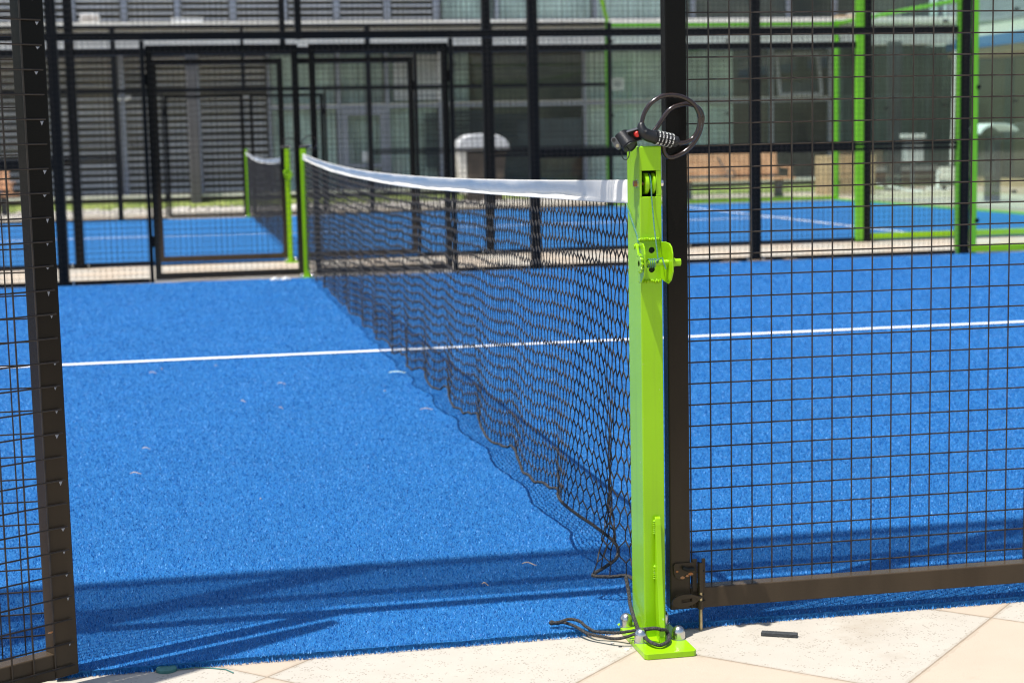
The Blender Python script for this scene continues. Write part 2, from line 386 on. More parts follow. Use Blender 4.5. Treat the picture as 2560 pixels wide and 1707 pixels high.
# ------------------------------------------------------------------ mesh fences and gates
def grid(b, x0, x1, z0, z1, y, r, n=4, fx=lambda x, y: (x, y), first=None, zfirst=None, over=0):
    """a welded wire panel: verticals on one side of the horizontals"""
    x = x0 if first is None else first
    while x <= x1+1e-6:
        jx = random.uniform(-.0008, .0008)
        b.tube([(*fx(x+jx, y), z0), (*fx(x-jx, y), z1)], r, n); x += PITCH
    z = z0 if zfirst is None else zfirst
    while z <= z1+1e-6:
        b.tube([(*fx(x0-over, y+r*1.8), z), (*fx(x1+over, y+r*1.8), z)], r, n); z += PITCH
    return b

def dome(b, x, y, z, r, h):
    pts = [(x,y,z)]; rs = [r]
    for k in range(0, 7):
        a = k/6*math.pi/2; pts.append((x, y, z+h*.45+h*.55*math.sin(a))); rs.append(max(r*math.cos(a), .0004))
    return b.tube(pts, rs, 14)

def post_part(root, x, y, z1, w, d, m, nuts=True, name='post'):
    p = MB().box(x-w/2, y-d/2, .0, x+w/2, y+d/2, z1).build(name, m, root, bevel=.004)
    if nuts:
        MB().box(x-w/2-.055, y-d/2-.02, -.012, x+w/2+.055, y+d/2+.02, -.001).build('foot_plate', m, p)
        for sx in (-1, 1): dome(MB(), x+sx*(w/2+.03), y, -.001, .018, .04).build('nut', M['steel'], p, smooth=True)
    return p

def fence(fy, inner, xl, xr, ztop, label, near=False, midr=True):
    """fy: fence line, inner: +1/-1 side the mesh hangs on"""
    root = thing('mesh_fence', (0, fy, 0), label, 'fence', 'black mesh fences beside the courts')
    wr = .0019
    for sx in (-1, 1):
        xs = [x for x in PX if (xl-.1 <= sx*x <= xr+.1)]
        for x in xs: post_part(root, sx*x, fy, ztop, .08, .08, M['black'], nuts=True)
        h = post_part(root, sx*1.225, fy, ZR-.03, .032, .05, M['black'], nuts=False, name='hinge_post')
    post_b = MB().box(-.026, fy-.03, ZR-.03, .026, fy+.03, ztop).build('post', M['black'], root, bevel=.004)
    # rails across the whole fence
    levels = [ZR]+([ZG] if ztop > ZG+.2 else [])+[ztop-.03]
    for z in levels: MB().box(xl, fy-.022, z-.026, xr, fy+.018, z+.036).build('rail', M['black'], root, bevel=.003)
    for a, c in ((xl, -1.905), (1.905, xr)):
        if a < c: 
            MB().box(a, fy-.02, ZM+.008, c, fy+.02, ZM+.036).build('rail', M['black'], root, bevel=.003)
            MB().box(a, fy-.018, ZM-.034, c, fy+.014, ZM-.006).build('rail', M['black'], root, bevel=.003)
    for a, c in ((xl, -1.245), (1.245, xr)):
        MB().box(a, fy-.015, .0, c, fy+.015, .034).build('bottom_rail', M['black'], root, bevel=.003)
    ym = fy+inner*.044
    for a, c in ((xl, -1.24), (1.205, xr)):
        ed = [a]+[v for v in sorted([-x for x in PX]+list(PX)) if a+.2 < v < c-.2]+[c]
        for p, q in zip(ed, ed[1:]):
            grid(MB(), p+.01, q-.01, .02, ZR, ym, wr, first=(q-.012-PITCH*int((q-p-.02)/PITCH)), over=.02).build('mesh_panel', M['wire'], root)
    ed = [xl]+[v for v in (-5.73,-3.82,-1.905,0,1.905,3.82,5.73) if xl+.2 < v < xr-.2]+[xr]
    for p, q in zip(ed, ed[1:]):
        grid(MB(), p+.01, q-.01, ZR+.03, ztop, ym, .0026 if near else wr).build('mesh_panel', M['wire'], root)
    return root

def gate(x0, x1, fy, inner, label, zb=.03, zt=1.845, w=.046, d=.036, fx=None, hi=False, extra=None):
    fx = fx or (lambda x, y: (x, y))
    base = fx((x0+x1)/2, fy)
    root = thing('mesh_gate', (base[0], base[1], 0), label, 'gate', 'black mesh gates beside the net posts')
    def bx(a0, a1, z0, z1):
        b = MB(); P = [fx(a0, fy-d/2), fx(a1, fy-d/2), fx(a1, fy+d/2), fx(a0, fy+d/2)]
        return b.add([(*p, z0) for p in P]+[(*p, z1) for p in P], [(0,3,2,1),(4,5,6,7),(0,1,5,4),(1,2,6,5),(2,3,7,6),(3,0,4,7)])
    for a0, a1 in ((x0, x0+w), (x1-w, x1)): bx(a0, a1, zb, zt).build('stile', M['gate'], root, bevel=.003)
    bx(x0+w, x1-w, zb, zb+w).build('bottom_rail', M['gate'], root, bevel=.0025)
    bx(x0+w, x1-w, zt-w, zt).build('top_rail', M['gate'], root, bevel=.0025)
    ym = fy+inner*(d/2+.003)
    b = MB(); n = 6 if hi else 4; r = .0018 if hi else .0019
    xx = x0+(.064 if extra is None else extra)
    while xx < x1-.02:
        b.tube([(*fx(xx+random.uniform(-.0006,.0006), ym), zb+.016), (*fx(xx+random.uniform(-.0006,.0006), ym), zt-.01)], r, n); xx += PITCH
    z = zb+.022
    while z < zt-.008:
        b.tube([(*fx(x0+.012, ym+inner*r*1.9), z), (*fx((x0+x1)/2, ym+inner*r*1.9), z+random.uniform(-.001,.001)), (*fx(x1-.012, ym+inner*r*1.9), z)], r, n); z += PITCH
    b.build('wire_mesh', M['wire'], root, smooth=hi)
    for z in (.28, 1.55):
        xh = x1 if abs(x1) > abs(x0) else x0
        p = fx(xh, fy)
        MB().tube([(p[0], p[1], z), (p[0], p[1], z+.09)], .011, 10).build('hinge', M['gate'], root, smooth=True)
    return root

fence(.0, 1, -3.82, 5.73, 4.42, 'black mesh fence nearest the viewer, only its left edge in view', near=True)
fence(10.05, -1, -3.82, 5.73, 2.9, 'black mesh fence across the far side of the nearer court')
fence(12.15, 1, -3.82, 5.73, 2.9, 'black mesh fence on the near side of the second court')
fence(22.25, -1, -5.73, 5.73, 2.9, 'farthest black mesh fence, in front of the lawn')

gr = gate(.0545, 1.205, .008, 1, 'closed black mesh gate to the right of the nearest net post', zb=.0335, zt=1.853, hi=True, extra=.060)
# the open leaf: swung out towards the viewer
O = (-1.187, -.071); e1 = (-.829, -.559); nn = (.559, -.829)
leaf = lambda x, y: (O[0]+e1[0]*x+nn[0]*(-y), O[1]+e1[1]*x+nn[1]*(-y))
gl = gate(0, 1.14, .018, -1, 'black mesh gate swung open at the left edge, wires across its frame', zb=.018, zt=1.80, w=.0515, hi=True, fx=leaf, extra=.052)
for x, z in ((.100, .040), (.055, .116)):      # rust blots at welds
    p, q = leaf(x, -.0042), leaf(x+.011, -.0042); MB().tube([(p[0], p[1], z),((p[0]+q[0])/2, (p[1]+q[1])/2, z-.001),(q[0], q[1], z-.0005)], [.0006,.0021,.0008], 7).build('rust_spot', M['rust'], gl, smooth=True)
dr_ = MB(); z = .04
while z < 1.75:
    p = leaf(.020+random.uniform(-.004,.003), -.0008); ww = random.uniform(.002,.0045); hh = random.uniform(.004,.009)
    if random.random() < .6:
        a = Vector((p[0], p[1], z-.003)); e = Vector((e1[0], e1[1], 0)); nv = Vector((nn[0], nn[1], 0))
        dr_.add([a-e*ww, a+e*ww, a+e*ww*.2-Vector((0,0,hh)), a+nv*.0012-Vector((0,0,hh*.3))], [(0,3,1),(1,3,2),(2,3,0),(0,1,2)])
    z += PITCH
dr_.build('weld_drips', M['frame'], gl)
for fy, inner, nm in ((10.05, -1, 'far side of the nearer court'), (12.15, 1, 'near side of the second court'), (22.25, -1, 'far side of the second court')):
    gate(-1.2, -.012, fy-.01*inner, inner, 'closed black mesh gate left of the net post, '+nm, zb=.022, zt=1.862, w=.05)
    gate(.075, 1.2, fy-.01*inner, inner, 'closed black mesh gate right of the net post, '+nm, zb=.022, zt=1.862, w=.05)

# tower bolt on the near gate
yg = -.046
bolt = MB().tube([(.1085,yg-.010,-.002),(.1085,yg-.010,.134)], .0042, 12).build('drop_bolt', M['brass'], gr, smooth=True)
MB().box(.0932,yg-.003,.083,.1032,yg-.0005,.155).box(.1142,yg-.003,.083,.1222,yg-.0005,.155).prism(
    [(.1032,-.003),(.1045,-.0165),(.1125,-.0165),(.1142,-.003),(.1130,-.003),(.1118,-.0150),(.1052,-.0150),(.1044,-.003)],
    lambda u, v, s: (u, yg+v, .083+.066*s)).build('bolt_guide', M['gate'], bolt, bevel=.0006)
lug = MB()
outl = [(.0500,.144),(.0545,.1485),(.0965,.1485),(.0985,.140),(.0985,.122),(.094,.1165),(.088,.119),(.083,.1135),(.077,.121),(.0725,.1125),(.064,.1105),(.0545,.117),(.0505,.127)]
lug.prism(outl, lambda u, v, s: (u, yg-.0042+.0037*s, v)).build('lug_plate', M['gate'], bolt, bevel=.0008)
rs = MB()
for cx, cz, r in ((.0695,.1165,.0055),(.0885,.1235,.006),(.058,.1305,.0032),(.0805,.1195,.004)):
    rs.prism([(cx+r*math.cos(k)*random.uniform(.75,1.1), cz+r*.62*math.sin(k)*random.uniform(.75,1.1)) for k in np.arange(0,6.28,.5)], lambda u, v, s: (u, yg-.0052+.0012*s, v))
rs.build('rust_blot', M['rust'], bolt)
MB().tube([(.069,yg-.0085,.1395),(.080,yg-.010,.1345),(.0945,yg-.010,.1355)], .0042, 10).build('bolt_lug', M['dark'], bolt, smooth=True)
# oval thumb handle with a slot
ov = MB(); n = 40; vs = []; fs = []
cx, cz = .0715, .0700
for s_ in (0, 1):
    for rr in (0, 1):
        for k in range(n):
            a = 2*math.pi*k/n
            if rr == 0: u, v = .0310*math.cos(a), .0138*math.sin(a)*(1-.18*math.cos(a))
            else:
                cc, dd = math.cos(a), math.sin(a); u, v = (.0032*dd*0+.0118*max(-1,min(1,cc*1.35))+.002, .0036*max(-1,min(1,dd*1.5)))
            vs.append((cx+u, yg-.0195-.0045*s_, cz+v+.0028*(u/.03)))
for k in range(n):
    j = (k+1)%n
    fs += [(k,j,n+j,n+k)[::-1], (2*n+k,2*n+j,3*n+j,3*n+k), (k,j,2*n+j,2*n+k), (n+j,n+k,3*n+k,3*n+j)]
ov.add(vs, fs).build('thumb_plate', M['gate'], bolt, bevel=.0008)
MB().tube([(.094,yg-.0215,.0715),(.1085,yg-.012,.0735)], .0045, 10).build('handle_arm', M['gate'], bolt, smooth=True)
MB().tube([(.1085,yg-.010,.046),(.1085,yg-.010,.0635)], .0072, 14).box(.0965,yg-.003,.047,.1225,yg+.0005,.061).build('bolt_ring', M['gate'], bolt)
for x, z in ((.1178,.1275),(.1168,.0755),(.1165,.064)): MB().tube([(x,yg-.0042,z),(x,yg-.0028,z)], .0019, 10).build('screw_hole', M['dark'], bolt)

bolt.location = (.0105, .0355, -.0105)
# ------------------------------------------------------------------ net posts
HP = 1.033
def net_post(y, label, detail, outward):
    """outward: -1 when the winch faces the viewer"""
    root = thing('net_post', (0, y, 0), label, 'net post', 'lime green net posts')
    w, d, t = .0228, .05, .003
    if detail:
        yf, yb = y-d, y+d
        b = MB()
        b.box(-w, yf+t, 0, -w+t, yb, HP).box(w-t, yf+t, 0, w, yb, HP).box(-w+t, yb-t, 0, w-t, yb, HP)
        b.box(-w, yf, 0, w, yf+t, .931).box(-w, yf, .984, w, yf+t, HP).box(-w, yf, .931, -.0185, yf+t, .984).box(.0115, yf, .931, w, yf+t, .984)
        b.build('post_tube', M['green'], root, bevel=.0022)
        MB().box(-w+.0022, yf+.0022, HP-.006, w-.0022, yb-.0022, HP+.0012).build('end_cap', M['green'], root, bevel=.0015)
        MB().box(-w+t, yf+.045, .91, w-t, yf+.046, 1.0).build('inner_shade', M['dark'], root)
        # pulley
        pu = MB()
        for x0, r0, x1, r1 in ((-.0105,.0225,-.0035,.0225),(-.0035,.0225,.0005,.014),(.0005,.014,.0035,.014),(.0035,.014,.0065,.0225),(.0065,.0225,.0105,.0225)):
            pu.tube([(x0,yf+.0195,.9575),(x1,yf+.0195,.9575)], [r0,r1], 28, caps=True)
        pu.build('pulley', M['green'], root, smooth=True)
        ax = MB().tube([(-w-.006,yf+.0195,.9575),(w+.006,yf+.0195,.9575)], .0045, 12).build('pulley_axle', M['rust'], root, smooth=True)
        for sx in (-1, 1):
            x = sx*w
            MB().tube([(x,yf+.0195,.9575),(x+sx*.0022,yf+.0195,.9575)], .0085, 18).build('washer', M['steel'], ax, smooth=True)
            MB().tube([(x+sx*.0022,yf+.0195,.9575),(x+sx*.0085,yf+.0195,.9575)], .0070, 6).build('bolt_head', M['rust'] if sx < 0 else M['steel'], ax)
    else:
        MB().box(-w, y-d, 0, w, y+d, HP).build('post_tube', M['green'], root, bevel=.0022)
    # base plate and nuts
    s = outward
    bp = MB(); y0, y1 = y+s*.165, y-s*.065
    c = .006
    lo, hi = min(y0,y1), max(y0,y1)
    poly = [(-.0555+c,lo),(.0555-c,lo),(.0555,lo+c),(.0555,hi-c),(.0555-c,hi),(-.0555+c,hi),(-.0555,hi-c),(-.0555,lo+c)]
    pl = bp.prism(poly, lambda u, v, q: (u, v, -.0115+.0125*q)).build('base_plate', M['green'], root, bevel=.0012)
    for nx in (-.041, .041):
        for dy in (.082, -.036):
            yy = y+s*dy
            MB().tube([(nx,yy,.001),(nx,yy,.003)], .0155, 20).build('washer', M['steel'], pl, smooth=True)
            dome(MB(), nx, yy, .003, .0140, .028).build('nut', M['steel'], pl, smooth=True)
    f0 = y+s*d
    # fin welded to the front, wider at its foot
    fin = MB()
    prof = [(.000,.252),(.007,.262),(.013,.258),(.0155,.245),(.020,.20),(.030,.12),(.043,.045),(.049,.014),(.049,.001),(.012,.001),(.012,.03),(.006,.05),(.003,.08),(.006,.11),(.006,.126),(.000,.128),(.000,.155),(.006,.158),(.006,.222),(.000,.226)]
    fin.prism(prof, lambda u, v, q: (-.0005+(.0115 if q else 0)-.004*(u/.05), f0+s*u, v))
    fo = fin.build('rope_fin', M['green'], root, bevel=.0008)
    wd = MB()
    for z0, z1 in ((.226,.252),(.128,.155)):
        z = z0
        while z < z1:
            wd.tube([(.000+random.uniform(-.001,.001),f0+s*.0015,z-.002),(-.001,f0+s*.0035,z),(.000,f0+s*.0015,z+.0025)], [.001,.0036,.001], 8); z += .0042
    wd.build('weld', M['weld'], root, smooth=True)
    # winch
    br = MB(); zt, zb = .843, .757; zm = (zt+zb)/2
    yo, yi = f0+s*.004, f0+s*.0005
    br.ringplate(-.027, .0195, zm, zt, -.0005, zm+.021, .0066, min(yo,yi), max(yo,yi)); br.ringplate(-.027, .0195, zb, zm, -.0005, zm-.019, .0066, min(yo,yi), max(yo,yi))
    wb = br.build('winch_bracket', M['green'], root)
    for hz in (zm+.021, zm-.019): MB().tube([(-.0005,yi,hz),(-.0005,yi+s*.0004,hz)], .0068, 16).build('bolt_hole', M['dark'], wb)
    fl = MB()
    lp = [(.0035,.832),(.020,.838),(.046,.838),(.058,.831),(.064,.817),(.064,.790),(.055,.772),(.030,.756),(.0035,.757)]
    fl.prism(lp, lambda u, v, q: (-.030+(.003 if q else 0)-.05*u, f0+s*u, v)).build('winch_cheek', M['green'], wb, bevel=.0008)
    rp = [(.002,.838),(.030,.839),(.052,.837),(.064,.830),(.070,.817),(.071,.780),(.060,.762),(.044,.754),(.014,.759),(.002,.764)]
    MB().prism(rp, lambda u, v, q: (.018+(.003 if q else 0)+.075*u, f0+s*u, v)).build('winch_cheek', M['green'], wb, bevel=.0008)
    ya = f0+s*.046
    za = .7975
    axl = MB().tube([(-.040,ya,za),(.0465,ya,za)], .0062, 16).build('winch_axle', M['green'], wb, smooth=True)
    MB().tube([(.031,ya,za),(.036,ya,za)], .0088, 16).tube([(.0365,ya,za),(.0475,ya,za)], .0080, 8).build('axle_end', M['green'], axl)
    gear = MB(); n = 12; pts = []
    for k in range(n):
        a = 2*math.pi*k/n
        for da, rr in ((-.16,.0165),(-.06,.0205),(.06,.0205),(.16,.0165)): pts.append((rr*math.cos(a+da), rr*math.sin(a+da)))
    gear.prism(pts, lambda u, v, q: (-.040+(.005 if q else 0), ya+u, za+v)).build('ratchet_wheel', M['green'], wb, bevel=.0006)
    MB().prism([(.012,.036),(.020,.040),(.028,.036),(.0405,.016),(.036,.012),(.020,.024),(.010,.028)], lambda u, v, q: (-.0405+(.005 if q else 0), f0+s*u, za+v)).build('ratchet_pawl', M['green'], wb, bevel=.0008)
    MB().tube([(-.043,f0+s*.018,za+.033),(-.032,f0+s*.018,za+.033)], .0045, 12).build('pawl_pin', M['green'], wb, smooth=True)
    wb2 = MB()
    for z0 in (zt, zb):
        x = -.026
        while x < .019:
            wb2.tube([(x-.003,f0+s*.0012,z0+random.uniform(-.001,.001)),(x,f0+s*.004,z0+random.uniform(-.0015,.0015)),(x+.003,f0+s*.0012,z0)], [.0015,.0042,.0015], 8); x += .0036
    wb2.build('weld', M['weld'], root, smooth=True)
    # wire rope from the pulley to the drum and along the flank to the net
    if detail:
        rope = [(0,f0+.0195,.9795),(0,f0+.004,.9735),(0,f0-.0035,.957),(.0005,f0-.004,.93),(.0002,f0-.022,.87),(-.001,ya-.0065,za+.006)]
        for k in range(0, 60):
            a = k*.42; rope.append((-.004-.018*k/60, ya-.0085*math.cos(a), za+.0085*math.sin(a)))
        MB().tube(rope, .0014, 6).build('wire_rope', M['cord'], root, smooth=True)
        MB().tube([(-.006,ya-.009,za+.004),(.001,ya-.011,za+.009),(.007,ya-.008,za+.011),(.0085,ya-.012,za+.002),(.013,ya-.014,za-.012)], .0015, 6).build('rope_tail', M['cord'], root, smooth=True)
        MB().tube([(-.0245,yb+.002,.913),(-.0262,y+.01,.885),(-.0275,y-.04,.852),(-.030,f0-.006,.838)], .0016, 6).build('tension_wire', M['cord'], root, smooth=True)
    return root
NP = -.03
net_post(NP, 'large lime green net post in the foreground with winch and bolted base plate', True, -1)
net_post(10.03, 'lime green net post at the far end of the nearest net', False, 1)
net_post(12.10, 'bright lime net post at the near end of the second net', False, -1)
net_post(22.25, 'smallest lime green net post, at the far end of the second net', False, 1)

# ------------------------------------------------------------------ nets
def catmull(P, per):
    P = [np.array(p, float) for p in P]; out = []
    for i in range(len(P)-1):
        p0, p1, p2, p3 = P[max(i-1,0)], P[i], P[i+1], P[min(i+2,len(P)-1)]
        for k in range(per):
            t = k/per; out.append(.5*((2*p1)+(-p0+p2)*t+(2*p0-5*p1+4*p2-p3)*t*t+(-p0+3*p1-3*p2+p3)*t**3))
    out.append(P[-1]); return np.array(out)
def ztape(y): d = y-4.75; return .9135+(.0022 if d < 0 else .0029)*d*d
def sm(a, b, x): t = min(1, max(0, (x-a)/(b-a))); return t*t*(3-2*t)
def make_net(y_off, label, seed):
    rnd = random.Random(seed)
    root = thing('court_net', (0, y_off, 0), label, 'net', 'court nets with white top tapes')
    L0, L1 = .022, 9.98
    # white tape: a folded band, its face tipped inwards except where it is tied at the posts
    b = MB(); ny = 330; ring = None; vs = []; fs = []
    ph = [rnd.uniform(0,6.28) for _ in range(8)]
    for i in range(ny+1):
        y = L0+(L1-L0)*(i/ny)**1.15
        z = ztape(y); f = sm(.30, .62, y)*sm(9.95, 9.3, y); H = .0475+.002*math.sin(y*1.7+ph[0])
        wob = .0012*math.sin(y*5.1+ph[1])+.0008*math.sin(y*11.3+ph[2])+.0006*math.sin(y*23+ph[3])
        cr = .0014*math.sin(y*95)*(1-sm(.10,.30,y))
        seam = -.036+.0025*math.sin(y*4.3+ph[4])+.0012*math.sin(y*17+ph[5])
        prof = [(0,.001),(-.003,-.0004),(-.0042+.002*f+wob*.4+cr,-.008),(-.0045+.0075*f+wob+cr,-.022),(-.0045+.0135*f+wob+cr,seam),(-.0048+.0128*f+wob+cr,seam-.0018),
                (-.0056+.0072*f+wob+cr,seam-.006),(-.005+.0052*f+wob,-H+.0015),(-.002+.006*f+wob,-H),(.004+.007*f+wob,-H+.001),(.0055+.012*f+wob,seam),(.005+.006*f,-.018),(.003,-.0005)]
        for x, dz in prof: vs.append((x, y+y_off, z+dz))
    k = len(prof)
    for i in range(ny):
        for j in range(k): fs.append((i*k+j,(i+1)*k+j,(i+1)*k+(j+1)%k,i*k+(j+1)%k))
    fs += [tuple(range(k)), tuple(ny*k+j for j in range(k))[::-1]]
    b.add(vs, fs).build('top_tape', M['tape'], root, smooth=True)
    # foot cord: hangs slack, stepping outwards at the gathers
    near = [(.014,.055,.062),(.016,.19,.060),(-.020,.205,.058),(-.060,.228,.058),(-.022,.268,.064),(.018,.305,.076),(.028,.352,.096),(.010,.455,.112),(-.014,.555,.124),(-.026,.672,.130)]
    far = []; y = .80; x = -.006
    steps = [.74,1.30,1.93,2.58,3.2,3.78,4.3,5.0,5.6,6.5,7.3,8.2,9.1]
    while y < 9.7:
        prev = max([s for s in steps if s <= y], default=.7); nxt = min([s for s in steps if s > y], default=9.9)
        t = (y-prev)/(nxt-prev)            # from the viewer's end outwards
        amp = .018*(1 if y < 5 else .8)
        xx = .004-amp*sm(.3,1.0,t)*1.0 if t > .3 else .004-amp+amp*sm(0,.3,t)
        far.append((xx+rnd.uniform(-.004,.004), y, .112+.014*math.sin(y*9.7)+rnd.uniform(-.006,.006)-.035*sm(2.2,5.5,y)))
        y += .055
    far += [(0,9.80,.075),(.0,9.96,.07)]
    path = catmull(near+far, 8)
    seg = np.r_[0, np.cumsum(np.linalg.norm(np.diff(path, axis=0), axis=1))]
    nc = 520
    # the mesh takes the slack: columns keep roughly even spacing along both edges
    ytop = np.linspace(L0+.006, L1-.01, nc)
    # blend of arc length and depth so that far folds stay upright
    iy = np.argmax(path[:,1] > .60); s60 = seg[iy]
    k60 = int(nc*.64/9.96)
    k60 = 32
    s_cols = np.r_[np.linspace(0, s60, k60, endpoint=False), np.interp(np.linspace(path[iy,1], 9.96, nc-k60), np.maximum.accumulate(path[iy:,1]), seg[iy:])]
    # top columns: first k60 columns cover the first .6 m
    ytop = np.r_[np.linspace(L0+.006, .60, k60, endpoint=False), np.linspace(.60, L1-.01, nc-k60)]
    bot = np.stack([np.interp(s_cols, seg, path[:,i]) for i in range(3)], 1)
    rows = 23
    jit = np.array([[rnd.uniform(-1,1) for _ in range(3)] for _ in range(nc*rows)]).reshape(nc, rows, 3)
    pl = np.cumsum([rnd.uniform(-1,1) for _ in range(nc)]); pl = pl-np.convolve(pl, np.ones(25)/25, 'same'); pl = np.convolve(pl, np.ones(3)/3, 'same')
    G = np.zeros((nc, rows, 3))
    for j in range(nc):
        zt = ztape(ytop[j])-.0455
        for r in range(rows):
            t = r/(rows-1); tx = t**4.5; ty = t**2.6
            x = (.004+.004)*(1-t)*0+bot[j,0]*tx+.0011*pl[j]*.6*math.sin(t*math.pi)
            y = ytop[j]*(1-ty)+bot[j,1]*ty; z = zt*(1-t)+bot[j,2]*t
            sag = -.010*math.sin(math.pi*t)*math.sin(ytop[j]*2.3+seed)
            zz = (.0085 if (j+r)%2 else -.0085)*(0 if r in (0, rows-1) else 1)
            G[j,r] = (x+.0015*jit[j,r,0]+.003*(1-t), y+.0022*jit[j,r,1]*(0<r<rows-1), z+zz+sag*.6+.0016*jit[j,r,2]*(0<r<rows-1))
    G[:,:,1] += y_off
    b = MB()
    rr = .0016
    for j in range(nc):
        for r in range(rows):
            if r < rows-1 and (j+r)%2 == 0: b.tube([G[j,r], G[j,r+1]], rr, 4, caps=False)
            if 0 < r < rows-1 and j < nc-1: b.tube([G[j,r], G[j+1,r]], rr*1.12, 4, caps=False)
    b.build('netting', M['net'], root)
    p2 = path.copy(); p2[:,1] += y_off
    MB().tube([tuple(p) for p in p2[::2]], .0042, 7).build('foot_cord', M['rope'], root, smooth=True)
    return root
make_net(0, 'nearest black court net with a sagging white top tape', 3)
make_net(12.2, 'second black court net with white tape, seen small behind the far fence', 11)

# ------------------------------------------------------------------ rope tied round the foot of the post
rp = thing('tie_rope', (-.04, -.08, 0), 'black braided rope looped around the foot of the foreground net post', 'rope')
def strand(pts, r, name, per=10): return MB().tube([tuple(p) for p in catmull(pts, per)], r, 9).build(name, M['rope'], rp, smooth=True)
strand([(-.030,.045,.10),(-.0305,.019,.068),(-.0325,.003,.049),(-.035,-.033,.033),(-.037,-.068,.022),(-.038,-.082,.0205),(-.030,-.108,.027),(-.016,-.126,.033),(-.004,-.128,.031)], .0041, 'rope_bight')
strand([(-.004,-.128,.030),(.010,-.122,.026),(.016,-.118,.017),(.013,-.135,.0095),(.003,-.152,.0085),(-.014,-.166,.0085),(-.026,-.158,.010),(-.033,-.138,.012),(-.034,-.112,.015),(-.040,-.098,.018)], .0041, 'rope_bight')
strand([(-.039,-.086,.020),(-.062,-.080,.016),(-.082,-.060,.009),(-.105,-.046,.008),(-.123,-.036,.009),(-.136,-.012,.014),(-.145,.008,.020),(-.164,.022,.022),(-.184,.024,.017),(-.198,.036,.012)], .0034, 'rope_tail')
strand([(-.199,.040,.011),(-.186,.041,.009),(-.173,.037,.011),(-.155,.006,.010),(-.137,-.034,.0045),(-.111,-.064,.004),(-.090,-.084,.004),(-.068,-.094,.009),(-.042,-.097,.018)], .0034, 'rope_tail')
MB().tube([(-.205,.037,.012),(-.200,.038,.012),(-.194,.036,.013)], [.003,.0062,.004], 9).build('rope_knot', M['rope'], rp, smooth=True)

# ------------------------------------------------------------------ combination cable lock hung over the post
def text_mesh(txt, size):
    cu = bpy.data.curves.new('digits', 'FONT'); cu.body = txt; cu.size = size; cu.align_x = 'CENTER'; cu.align_y = 'CENTER'; cu.extrude = .0002
    o = bpy.data.objects.new('digits', cu); COL.objects.link(o)
    dg = bpy.context.evaluated_depsgraph_get(); me = bpy.data.meshes.new_from_object(o.evaluated_get(dg))
    bpy.data.objects.remove(o); bpy.data.curves.remove(cu); return me
DIG = {c: text_mesh(c, .0094) for c in '0123456789'}
lk = thing('cable_lock', (0, -.05, HP), 'black cable lock with number dials and red button hung on the foreground post top', 'lock', 'cable locks on net posts')
C1 = [(-.016,-.075,1.070),(-.016,-.075,1.078),(-.013,-.074,1.093),(-.006,-.073,1.108),(.006,-.072,1.122),(.024,-.071,1.133),(.044,-.07,1.137),(.064,-.069,1.135),(.083,-.068,1.128),(.099,-.067,1.116),(.109,-.066,1.098),(.111,-.065,1.081),(.107,-.064,1.064),(.098,-.064,1.05),(.084,-.066,1.0415),(.07,-.07,1.0385),(.055,-.073,1.041)]
C2 = [(.004,-.050,1.046),(.018,-.045,1.064),(.027,-.043,1.074),(.035,-.042,1.085),(.053,-.04,1.107),(.072,-.039,1.116),(.095,-.037,1.119),(.116,-.036,1.111),(.126,-.035,1.095),(.125,-.034,1.076),(.118,-.032,1.053),(.102,-.031,1.031),(.078,-.032,1.015),(.055,-.036,1.009),(.041,-.040,1.020),(.038,-.042,1.042),(.041,-.042,1.064),(.047,-.041,1.085)]
C2 = C2[:-2]
MB().tube([tuple(p) for p in catmull(C1, 8)], .0047, 14).build('cable', M['cable'], lk, smooth=True)
MB().tube([tuple(p) for p in catmull(C2, 8)], .0047, 14).build('cable', M['cable'], lk, smooth=True)
# elbow of the lock body
EL = catmull([(-.016,-.075,1.081),(-.0172,-.076,1.073),(-.0140,-.078,1.0625),(-.005,-.079,1.056),(.007,-.079,1.0525),(.0105,-.079,1.052)], 6)
ne = len(EL); er = [.0058+.0062*min(1,(i/ne)*2.4)+.0012*(i/ne) for i in range(ne)]
body = MB().tube([tuple(p) for p in EL], er, 20).build('lock_body', M['plastic'], lk, smooth=True)
MB().tube([(-.0138,-.0905,1.0665),(-.0118,-.0912,1.0625)], [.0028,.0028], 12).build('release_slot', M['plastic2'], body, smooth=True)
A0 = Vector((.0105,-.079,1.052)); A1 = Vector((.0505,-.0735,1.0435)); ax = (A1-A0).normalized()
toc = Vector((-.94,-3.36,1.05))-A0; toc = (toc-ax*toc.dot(ax)).normalized(); sd = ax.cross(toc)   # facing side of the dials
MB().tube([A0+ax*-.001, A0+ax*.0012], .0143, 24).build('collar', M['plastic'], body, smooth=True)
rowsd = ['66000', '00111', '11222', '22333', '33444', '44555', '55666', '77777', '88888', '99999']
